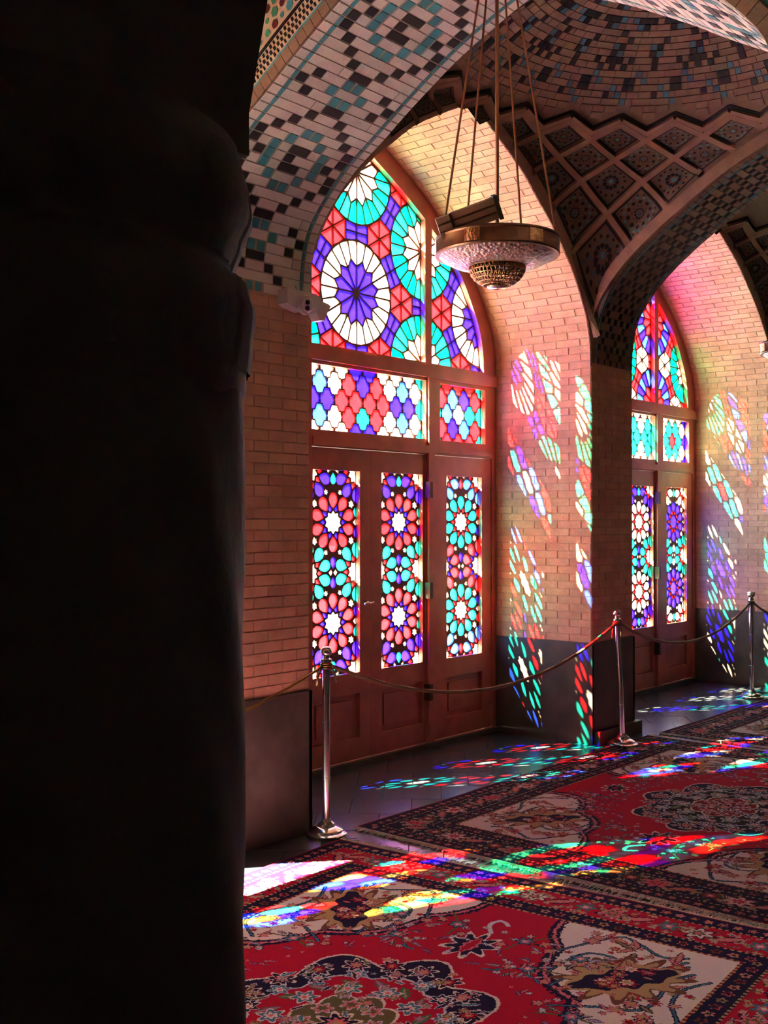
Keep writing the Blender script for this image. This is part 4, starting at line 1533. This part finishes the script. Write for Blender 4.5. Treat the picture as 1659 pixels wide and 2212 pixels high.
def rug_object(name, R, loc, rotz, h, label, zoff, mesh=None):
    if mesh is None:
        nx, ny = R.nx, R.ny
        xs = np.linspace(-R.L / 2, R.L / 2, nx + 1); ys = np.linspace(-R.W / 2, R.W / 2, ny + 1)
        XX, YY = np.meshgrid(xs, ys)
        # gentle unevenness of a worn rug
        ZZ = h + 0.0018 * np.sin(XX * 5.1 + YY * 2.2) + 0.0015 * np.sin(YY * 7.3 - XX * 1.7)
        co = np.stack([XX, YY, ZZ], -1).reshape(-1, 3)
        # skirt
        ring = np.concatenate([np.arange(nx + 1), np.arange(1, ny + 1) * (nx + 1) + nx, ny * (nx + 1) + np.arange(nx - 1, -1, -1), np.arange(ny - 1, 0, -1) * (nx + 1)])
        low = co[ring].copy(); low[:, 2] = 0.0005
        nv = len(co); co = np.concatenate([co, low])
        i = np.arange(ny)[:, None] * (nx + 1) + np.arange(nx)[None, :]
        quads = np.stack([i, i + 1, i + nx + 2, i + nx + 1], -1).reshape(-1, 4)
        k = np.arange(len(ring)); k2 = (k + 1) % len(ring)
        sk = np.stack([ring[k], nv + k, nv + k2, ring[k2]], -1)
        cols = np.concatenate([R.img.reshape(-1, 3), np.tile(np.array(PAL['deep'], np.float32), (len(sk), 1))])
        quads = np.concatenate([quads, sk]).astype(np.int32)
        me = bpy.data.meshes.new(name)
        me.vertices.add(len(co)); me.vertices.foreach_set('co', co.astype(np.float32).ravel())
        nf = len(quads)
        me.loops.add(nf * 4); me.loops.foreach_set('vertex_index', quads.ravel())
        me.polygons.add(nf)
        me.polygons.foreach_set('loop_start', np.arange(0, nf * 4, 4, dtype=np.int32))
        me.polygons.foreach_set('loop_total', np.full(nf, 4, np.int32))
        me.update(calc_edges=True)
        at = me.attributes.new('wool', 'FLOAT_COLOR', 'FACE')
        at.data.foreach_set('color', np.concatenate([cols, np.ones((nf, 1), np.float32)], 1).astype(np.float32).ravel())
        me.materials.append(WOOL)
    else:
        me = mesh
    t = thing(name, (loc[0], loc[1], zoff), label, 'rug', 'medallion rugs on the floor')
    t.rotation_euler = (0, 0, rotz)
    o = bpy.data.objects.new('pile', me); COL.objects.link(o); o.parent = t
    # fringe at both short ends
    rs = np.random.default_rng(5)
    for s in (-1, 1):
        mb = MB()
        y = -R.W / 2
        while y < R.W / 2:
            l = rs.uniform(0.02, 0.065) * (1.5 if rs.random() < .15 else 1); dy = rs.uniform(-.02, .02)
            x0 = s * (R.L / 2 - .004); x1 = s * (R.L / 2 + l)
            w_ = .0022
            zf = 0.011
            mb.add([(x0, y - w_, zf), (x0, y + w_, zf), (x1, y + dy + w_ * .5, zf - .004), (x1, y + dy - w_ * .5, zf - .004), ((x0 + x1) / 2, y + dy * .4, zf + .004)],
                   [(0, 1, 4), (1, 2, 4), (2, 3, 4), (3, 0, 4)])
            y += rs.uniform(.004, .009)
        me2 = bpy.data.meshes.new('fringe'); me2.from_pydata(mb.v, [], mb.f); me2.materials.append(FRINGE)
        fo = bpy.data.objects.new('fringe', me2); COL.objects.link(fo); fo.parent = t
        fo['kind'] = 'stuff'
        # woven end band
        mb = MB(); x = sorted((s * (R.L / 2 - .002), s * (R.L / 2 + .022)))
        mb.box((x[0], -R.W / 2, .001), (x[1], R.W / 2, .0085))
        me2 = bpy.data.meshes.new('woven_end'); me2.from_pydata(mb.v, [], mb.f); me2.materials.append(FRINGE)
        fo = bpy.data.objects.new('woven_end', me2); COL.objects.link(fo); fo.parent = t
    return t, me

RA = draw_rug(3.42, 2.66, 0.0042, 3, 'near')
ta, _ = rug_object('persian_rug', RA, (2.755, 2.55), math.radians(4.5), 0.0105, 'bright red medallion rug with ivory corners in the foreground', 0.0)
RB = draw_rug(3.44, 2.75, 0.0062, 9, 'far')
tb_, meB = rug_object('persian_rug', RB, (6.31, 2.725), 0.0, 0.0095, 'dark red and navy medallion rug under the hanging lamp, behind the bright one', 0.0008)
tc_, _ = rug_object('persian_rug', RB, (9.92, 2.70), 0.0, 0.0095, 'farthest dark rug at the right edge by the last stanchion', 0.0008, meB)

# ================================================================== STANCHIONS AND ROPES
ROPE = solid('hemp_rope', (0.21, 0.125, 0.07), 0.9, noise=0.3, nscale=90, bump=0.4, bscale=200)
BRASS = solid('brass_chain', (0.45, 0.28, 0.10), 0.3, metal=1.0)
def stanchion(loc, label, top='ball', lean=(0, 0)):
    t = thing('stanchion', loc, label, 'stanchion', 'rope posts along the windows')
    x, y, z = loc
    mb = MB()
    mb.lathe([(.109, 0), (.112, .006), (.112, .016), (.100, .022), (.092, .024), (.090, .034), (.070, .046), (.050, .052), (.046, .066), (.030, .078), (.026, .092)], (x, y, z), 40)
    smooth_by_angle(mb.build('base', CHROME, t), 35)
    ax = Vector((lean[0], lean[1], 1)).normalized()
    mb = MB()
    mb.lathe([(.0205, .08), (.0205, .30), (.0225, .302), (.0225, .312), (.0205, .314), (.0205, .60), (.0222, .602), (.0222, .610), (.0205, .612), (.0205, .935)], (x, y, z), 24, axis=ax)
    smooth_by_angle(mb.build('tube', CHROME, t), 35)
    mb = MB()
    if top == 'ball':
        pr = [(.0205, .93), (.029, .934), (.031, .943), (.029, .952), (.0175, .957), (.0165, .968)]
        for i in range(9):
            a = math.radians(-62 + 152 * i / 8)
            pr.append((max(.0005, .031 * math.cos(a)), .992 + .029 * math.sin(a)))
        mb.lathe(pr, (x, y, z), 24, axis=ax)
    else:
        mb.lathe([(.0205, .93), (.027, .935), (.027, .950), (.020, .956), (.020, .966), (.036, .985), (.038, 1.012), (.036, 1.016), (.001, 1.017)], (x, y, z), 24, axis=ax)
    smooth_by_angle(mb.build('finial', CHROME, t), 35)
    return t, Vector(loc) + ax * 0.915
P1, P2, P3 = (4.385, 4.138, 0.0), (7.535, 4.05, 0.0132), (10.42, 4.23, 0.0)
_, A1 = stanchion(P1, 'nearest chrome post standing beside the camera pier', 'ball')
_, A2 = stanchion(P2, 'middle chrome post in front of the second pier, rope ends tied on both sides', 'ball', (-0.035, 0.03))
_, A3 = stanchion(P3, 'farthest chrome post with a flat flared top, at the right edge', 'crown')

def rope(a, b, sag, label, r=0.0115, mat=None, name='rope', knot=True):
    a, b = Vector(a), Vector(b)
    d = (b - a); d.z = 0; d.normalize()
    a = a + d * .03; b = b - d * .03
    t = thing(name, tuple(a), label, 'rope', 'barrier ropes')
    pts = []
    n = 90
    for i in range(n + 1):
        q = i / n
        p = a.lerp(b, q); p.z -= sag * 4 * q * (1 - q)
        pts.append(p)
    mb = MB(); mb.tube(pts, r, 9, twist=0.9, lobes=3, amp=0.16)
    mb.build('cord', mat or ROPE, t, smooth=True)
    if knot:
        for e, s in ((a, 1), (b, -1)):
            mb = MB()
            for k in range(3):
                c = e - d * .03 * s + Vector((0, 0, .012 * (k - 1)))
                ring = [c + Vector((math.cos(q), math.sin(q), .12 * math.sin(2 * q))) * .0275 for q in [2 * math.pi * i / 20 for i in range(21)]]
                mb.tube(ring, .007, 7)
            mb.tube([e, e + d * .035 * s + Vector((0, 0, -.05)), e + d * .045 * s + Vector((0, 0, -.10))], .007, 7)
            mb.build('knot', mat or ROPE, t, smooth=True)
    return t
rope(A1, A2, 0.30, 'long sagging rope between the nearest and the middle post')
rope(A2, A3, 0.25, 'sagging rope between the middle and the farthest post')
rope(A3, (13.3, 4.2, .92), 0.28, 'short end of rope running right from the farthest post')
rope(A1, (1.4, 4.15, .92), 0.27, 'thin gold cord running left from the nearest post behind the column', .008, BRASS)

# ================================================================== HANGING LAMP
COPPER = solid('aged_copper', (0.15, 0.065, 0.035), 0.38, metal=0.85, noise=0.25, nscale=25, bump=0.1, bscale=80)
COPPER_BRIGHT = solid('rubbed_copper', (0.50, 0.27, 0.12), 0.25, metal=1.0, noise=0.35, nscale=40, bump=0.5, bscale=90)
RODM = solid('copper_rod', (0.26, 0.10, 0.04), 0.45, metal=0.5)
BOXM = solid('brown_lamp_housing', (0.30, 0.16, 0.10), 0.5, noise=0.12, nscale=30)
DISH, nt_, out_ = new_mat('hammered_glass')
gb = nt_.nodes.new('ShaderNodeBsdfPrincipled')
gb.inputs['Base Color'].default_value = (0.30, 0.15, 0.11, 1)
gb.inputs['Roughness'].default_value = 0.3
gb.inputs['Transmission Weight'].default_value = 0.3
gb.inputs['IOR'].default_value = 1.45
vz = nt_.nodes.new('ShaderNodeTexVoronoi'); vz.inputs['Scale'].default_value = 70
ge = nt_.nodes.new('ShaderNodeNewGeometry'); nt_.links.new(ge.outputs['Position'], vz.inputs['Vector'])
bp_ = nt_.nodes.new('ShaderNodeBump'); bp_.inputs['Strength'].default_value = 0.7; bp_.inputs['Distance'].default_value = 0.01
nt_.links.new(vz.outputs['Distance'], bp_.inputs['Height']); nt_.links.new(bp_.outputs[0], gb.inputs['Normal'])
nt_.links.new(gb.outputs[0], out_.inputs[0])
def lamp(cx, cy, label, box=True):
    z0 = 2.868
    t = thing('pendant_lamp', (cx, cy, z0), label, 'lamp', 'copper ring lamps under the cross arches')
    Rr = 0.272
    mb = MB(); mb.lathe([(Rr - .012, 0), (Rr, .0), (Rr + .004, .006), (Rr, .012), (Rr, .064), (Rr + .005, .070), (Rr + .002, .078), (Rr - .03, .080), (Rr - .03, .074), (Rr - .012, .072)], (cx, cy, z0), 64)
    smooth_by_angle(mb.build('rim', COPPER, t), 35)
    mb = MB()
    for k in range(6):
        a = math.radians(12 + 60 * k)
        d = Vector((math.cos(a), math.sin(a), 0)); s = Vector((-d.y, d.x, 0))
        c = Vector((cx, cy, z0)) + d * (Rr + .002)
        for w_ in (0,):
            q = []
            for zz in (.012, .066):
                for ww in (-.035, -.012, .012, .035):
                    aa = a + ww / Rr
                    q.append(Vector((cx + (Rr + .003) * math.cos(aa), cy + (Rr + .003) * math.sin(aa), z0 + zz)))
            mb = MB(); mb.add(q, [(0, 1, 5, 4), (1, 2, 6, 5), (2, 3, 7, 6)])
            mb.build('rim_plate', COPPER_BRIGHT, t)
    mb = MB(); mb.lathe([(Rr - .014, .002), (Rr - .03, -.012), (.20, -.034), (.125, -.048), (.122, -.044), (.198, -.029), (Rr - .034, -.007), (Rr - .02, .004)], (cx, cy, z0), 56, cap=False)
    mb.build('glass_dish', DISH, t, smooth=True)
    # pierced bowl: ring bars and meridians leave open holes
    mb = MB()
    def bowl(th): return (.125 * math.cos(th), -.046 - .092 * math.sin(th))
    for th in [math.radians(v) for v in (0, 12, 24, 36, 48, 60, 70)]:
        r, h = bowl(th)
        mb.tube([(cx + r * math.cos(q), cy + r * math.sin(q), z0 + h) for q in [2 * math.pi * i / 48 for i in range(49)]], .0032, 5)
    for k in range(40):
        a = 2 * math.pi * k / 40
        for sgn in (-1, 1):
            pts = []
            for i in range(7):
                th = math.radians(70 * i / 6)
                r, h = bowl(th); aa = a + sgn * .26 * i / 6
                pts.append((cx + r * math.cos(aa), cy + r * math.sin(aa), z0 + h))
            mb.tube(pts, .0022, 4)
    mb.build('pierced_bowl', COPPER_BRIGHT, t, smooth=True)
    mb = MB()
    star = [(.046 if i % 2 == 0 else .036) for i in range(16)]
    mb.lathe([(.045, -.133), (.043, -.139), (.001, -.141)], (cx, cy, z0), 32)
    mb.build('bowl_cap', CHROME, t, smooth=True)
    # hub, pole, ceiling plate, cables
    mb = MB(); mb.lathe([(.0005, .142), (.026, .14), (.036, .128), (.036, .10), (.030, .085), (.012, .078), (.012, -.04), (.03, -.046), (.03, -.052)], (cx + .02, cy - .02, z0), 24)
    smooth_by_angle(mb.build('hub', COPPER, t), 35)
    ztop = 4.155
    mb = MB(); mb.tube([(cx, cy, z0 + .08), (cx, cy, ztop)], .0085, 12)
    mb.build('pole', RODM, t, smooth=True)
    mb = MB(); mb.lathe([(.09, 0), (.09, -.012), (.06, -.03), (.02, -.04), (.001, -.041)], (cx, cy, ztop), 32)
    smooth_by_angle(mb.build('ceiling_plate', COPPER, t), 35)
    fwd = Vector((FH.x, FH.y, 0)); rgt = Vector((RT.x, RT.y, 0))
    for (lx, ly) in ((-.245, -.09), (-.13, .21), (.14, .21), (.25, -.07)):
        a = Vector((cx, cy, z0 + .078)) + rgt * lx + fwd * ly
        b = Vector((cx, cy, ztop - .02)) + (rgt * lx + fwd * ly) * .26
        mb = MB(); mb.tube([a - Vector((0, 0, .03)), a, b], .005, 8)
        mb.build('cable', RODM, t, smooth=True)
        mb = MB(); mb.lathe([(.008, -.045), (.010, -.03), (.010, .004), (.006, .01)], tuple(a), 12)
        mb.build('hook', COPPER, t, smooth=True)
    return t
L1 = (4.06, 2.795)
lamp(L1[0], L1[1], 'round copper ring lamp with pierced bowl hanging in front of the big fanlight')
lamp(L1[0] + PX, L1[1], 'second copper ring lamp cut off by the right edge of the picture')
# floodlight box fixed on the first lamp
fb = thing('floodlight', (L1[0], L1[1], 2.99), 'brown box floodlight tilted on top of the copper ring lamp', 'floodlight')
rgt = Vector((RT.x, RT.y, 0)); fwd = Vector((FH.x, FH.y, 0)); zv = Vector((0, 0, 1))
def local_box(mb, c, ex, ey, ez, a, b, mi=0):
    v = []
    for z in (a[2], b[2]):
        for (x, y) in ((a[0], a[1]), (b[0], a[1]), (b[0], b[1]), (a[0], b[1])):
            v.append(c + ex * x + ey * y + ez * z)
    mb.add(v, [(0, 3, 2, 1), (4, 5, 6, 7), (0, 1, 5, 4), (1, 2, 6, 5), (2, 3, 7, 6), (3, 0, 4, 7)], mi)
tl = math.radians(19)
ex = (rgt * math.cos(tl) + zv * math.sin(tl) - fwd * .12).normalized()
ez = (zv * math.cos(tl) - rgt * math.sin(tl) - fwd * .30).normalized()
ey = ez.cross(ex).normalized(); ez = ex.cross(ey).normalized()
if ez.z < 0: ez = -ez
bc = Vector((L1[0], L1[1], 3.012)) - rgt * .137 - fwd * .10
mb = MB(); local_box(mb, bc, ex, ey, ez, (-.135, -.06, -.045), (.125, .06, .045)); smooth_by_angle(mb.build('housing', BOXM, fb), 20)
mb = MB(); local_box(mb, bc, ex, ey, ez, (-.133, -.062, .012), (.123, .062, .020)); local_box(mb, bc, ex, ey, ez, (-.130, -.063, -.018), (.121, .063, -.012)); mb.build('seam', COPPER, fb)
mb = MB(); local_box(mb, bc, ex, ey, ez, (.125, -.066, -.052), (.143, .066, .052)); mb.build('lens_hood', solid('black_hood', (.03, .018, .012), .5), fb)
mb = MB(); local_box(mb, bc, ex, ey, ez, (-.075, -.064, -.049), (-.065, .064, .049)); local_box(mb, bc, ex, ey, ez, (-.078, -.02, -.075), (-.062, .02, -.045)); mb.build('clamp', CHROME, fb)
mb = MB(); p0 = bc + ex * .12 - ez * .04
mb.tube([p0, p0 + Vector((0, 0, -.05)) + rgt * .01, Vector((L1[0], L1[1], 2.95)) - rgt * .03], .003, 6); mb.build('wire', solid('black_wire', (.02, .015, .012), .6), fb)

# ================================================================== SECURITY CAMERA ON THE PIER
WHITE = solid('white_plastic', (0.62, 0.60, 0.58), 0.4)
LENSM = solid('camera_lens', (0.02, 0.006, 0.008), 0.15)
cc = Vector((4.30, YF, 2.885))
sc_ = thing('security_camera', tuple(cc), 'white twin-lens security camera on the left pier beside the fanlight', 'camera')
mb = MB()
prof_ = [(-.155, .05), (.06, .05), (.105, .034), (.105, -.02), (.06, -.03), (-.03, -.058), (-.12, -.045), (-.155, -.03)]
mb.prism([(cc.x + u, YF - .075, cc.z + v) for u, v in prof_], [(cc.x + u, YF - .002, cc.z + v) for u, v in prof_])
bo = mb.build('mount_plate', WHITE, sc_)
mb = MB()
pr2 = [(.06, .026), (.17, .012), (.19, .002), (.165, -.03), (.14, -.085), (.10, -.088), (.075, -.05)]
mb.prism([(cc.x + u, YF - .068, cc.z + v) for u, v in pr2], [(cc.x + u, YF - .004, cc.z + v) for u, v in pr2])
mb.build('side_arm', WHITE, sc_)
ec = cc + Vector((-.035, -.088, -.028))
mb = MB()
fd = (EYE + Vector((1.0, 0, 0)) - ec).normalized(); fd = Vector((fd.x * .5, fd.y, fd.z * .5)).normalized()
prs = [(max(.0005, .046 * math.sin(math.radians(a))), -.046 * math.cos(math.radians(a))) for a in range(0, 131, 10)] + [(.0005, .030)]
mb.lathe(prs, tuple(ec), 28, axis=fd)
eye_o = smooth_by_angle(mb.build('eyeball', WHITE, sc_), 35)
upv = (zv - fd * zv.dot(fd)).normalized()
for s in (-1, 1):
    mb = MB(); mb.lathe([(.0135, .024), (.0135, .0325), (.0105, .034), (.0005, .034)], tuple(ec + upv * .0155 * s), 20, axis=fd)
    mb.build('lens', LENSM, eye_o, smooth=True)
mb = MB(); mb.lathe([(.052, -.01), (.052, .012), (.047, .014)], tuple(ec), 28, axis=(0, -1, 0), cap=False); mb.build('ring', WHITE, sc_, smooth=True)
mb = MB(); mb.tube([cc + Vector((-.02, -.02, .05)), cc + Vector((-.02, -.015, .075)), cc + Vector((-.018, .0, .09))], .008, 8); mb.build('cable_gland', WHITE, sc_, smooth=True)

# ================================================================== COLUMNS WITH CARVED CAPITALS
def column(cx, cy, label, r0=0.327, zcap=1.874, ztop=2.162, full=True, imp=None):
    t = thing('stone_column', (cx, cy, 0), label, 'column', 'spiral stone columns')
    # spiral shaft
    mb = MB()
    seg = 72; nz = 60
    v = []; f = []
    for i in range(nz + 1):
        z = 0.25 + (zcap - 0.25) * i / nz
        for k in range(seg):
            a = 2 * math.pi * k / seg
            rr = r0 - 0.006 + 0.006 * abs(math.sin(6 * (a + z * 1.5))) + 0.006 * (1 - z / zcap)
            v.append((cx + rr * math.cos(a), cy + rr * math.sin(a), z))
    for i in range(nz):
        for k in range(seg):
            a = i * seg + k; b = i * seg + (k + 1) % seg
            f.append((a, b, b + seg, a + seg))
    mb.add(v, f); mb.build('shaft', DARKENED_STONE, t, smooth=True)
    mb = MB()
    mb.box((cx - r0 - .08, cy - r0 - .08, 0), (cx + r0 + .08, cy + r0 + .08, .12))
    mb.lathe([(r0 + .07, .12), (r0 + .08, .15), (r0 + .07, .19), (r0 + .02, .21), (r0 + .03, .235), (r0, .255)], (cx, cy, 0), 48)
    smooth_by_angle(mb.build('base', DARKENED_STONE, t), 35)
    H = ztop - zcap
    mb = MB()
    bell = [(-.10, .0), (-.02, .006), (.028, .006), (.15, .009), (.285, .013), (.40, .004), (.49, -.014), (.60, -.004), (.73, .010), (.85, .006), (1.0, -.004)]
    def rb(z):
        q = (z - zcap) / H
        for (a0, d0), (a1, d1) in zip(bell, bell[1:]):
            if q <= a1:
                k = max(0, min(1, (q - a0) / (a1 - a0))); k = k * k * (3 - 2 * k)
                return r0 - .004 + d0 + (d1 - d0) * k
        return r0 - .008
    mb.lathe([(rb(zcap + H * (-.10 + 1.10 * i / 40)), zcap + H * (-.10 + 1.10 * i / 40)) for i in range(41)], (cx, cy, 0), 64)
    smooth_by_angle(mb.build('bell', DARKENED_STONE, t), 40)
    for tier, (q0, q1, n) in enumerate(((.03, .44, 12), (.50, .93, 12))):
        for k in range(n):
            a = 2 * math.pi * (k + .5 * tier) / n + 0.2
            v = []; f = []
            NU, NV = 8, 12
            for j in range(NV + 1):
                q = j / NV
                zz = zcap + H * (q0 + (q1 - q0) * q)
                hw_ = (math.pi / n) * .95 * (1 - .15 * q - .8 * max(0, q - .75) ** 1.0 * 2) * (1 + .07 * math.cos(q * 26))
                for i in range(NU + 1):
                    u = i / NU * 2 - 1
                    aa = a + u * hw_
                    rr = rb(zz) + .0045 * (1 - abs(u)) + (.0018 if i % 2 else -.001) - .003 * (abs(u) > .95)
                    v.append((cx + rr * math.cos(aa), cy + rr * math.sin(aa), zz))
            for j in range(NV):
                for i in range(NU):
                    p = j * (NU + 1) + i
                    f.append((p, p + 1, p + NU + 2, p + NU + 1))
            mb = MB(); mb.add(v, f); mb.build('acanthus_leaf', DARKENED_STONE, t, smooth=True)
    x0, x1, y0, y1 = imp or (cx - r0 + .02, cx + r0 - .02, cy - r0 + .02, cy + r0 - .02)
    mb = MB()
    lv = [(0.0, ztop - .004), (.0, ztop + .05), (.035, ztop + .22), (.09, ztop + .45), (.13, ZS + .02)]
    for i in range(len(lv) - 1):
        (e0, za), (e1, zb) = lv[i], lv[i + 1]
        mb.add([(x0 - e0, y0, za), (x1 + e0, y0, za), (x1 + e0, y1, za), (x0 - e0, y1, za), (x0 - e1, y0, zb), (x1 + e1, y0, zb), (x1 + e1, y1, zb), (x0 - e1, y1, zb)],
               [(0, 1, 5, 4), (1, 2, 6, 5), (2, 3, 7, 6), (3, 0, 4, 7)] + ([(0, 3, 2, 1)] if i == 0 else []) + ([(4, 5, 6, 7)] if i == len(lv) - 2 else []))
    mb.build('impost', DARKENED_STONE, t)
    return t
column(0.72, 1.27, 'huge black silhouette of a stone column with carved capital, left third of the picture', imp=(0.42, 0.95, 1.03, 1.56))
column(ARCHES['near'], 1.02, 'stone column outside the right edge, carrying the pale cross arch', 0.27)
column(ARCHES['middle'], 1.02, 'stone column outside the right edge, carrying the dim cross arch', 0.27)
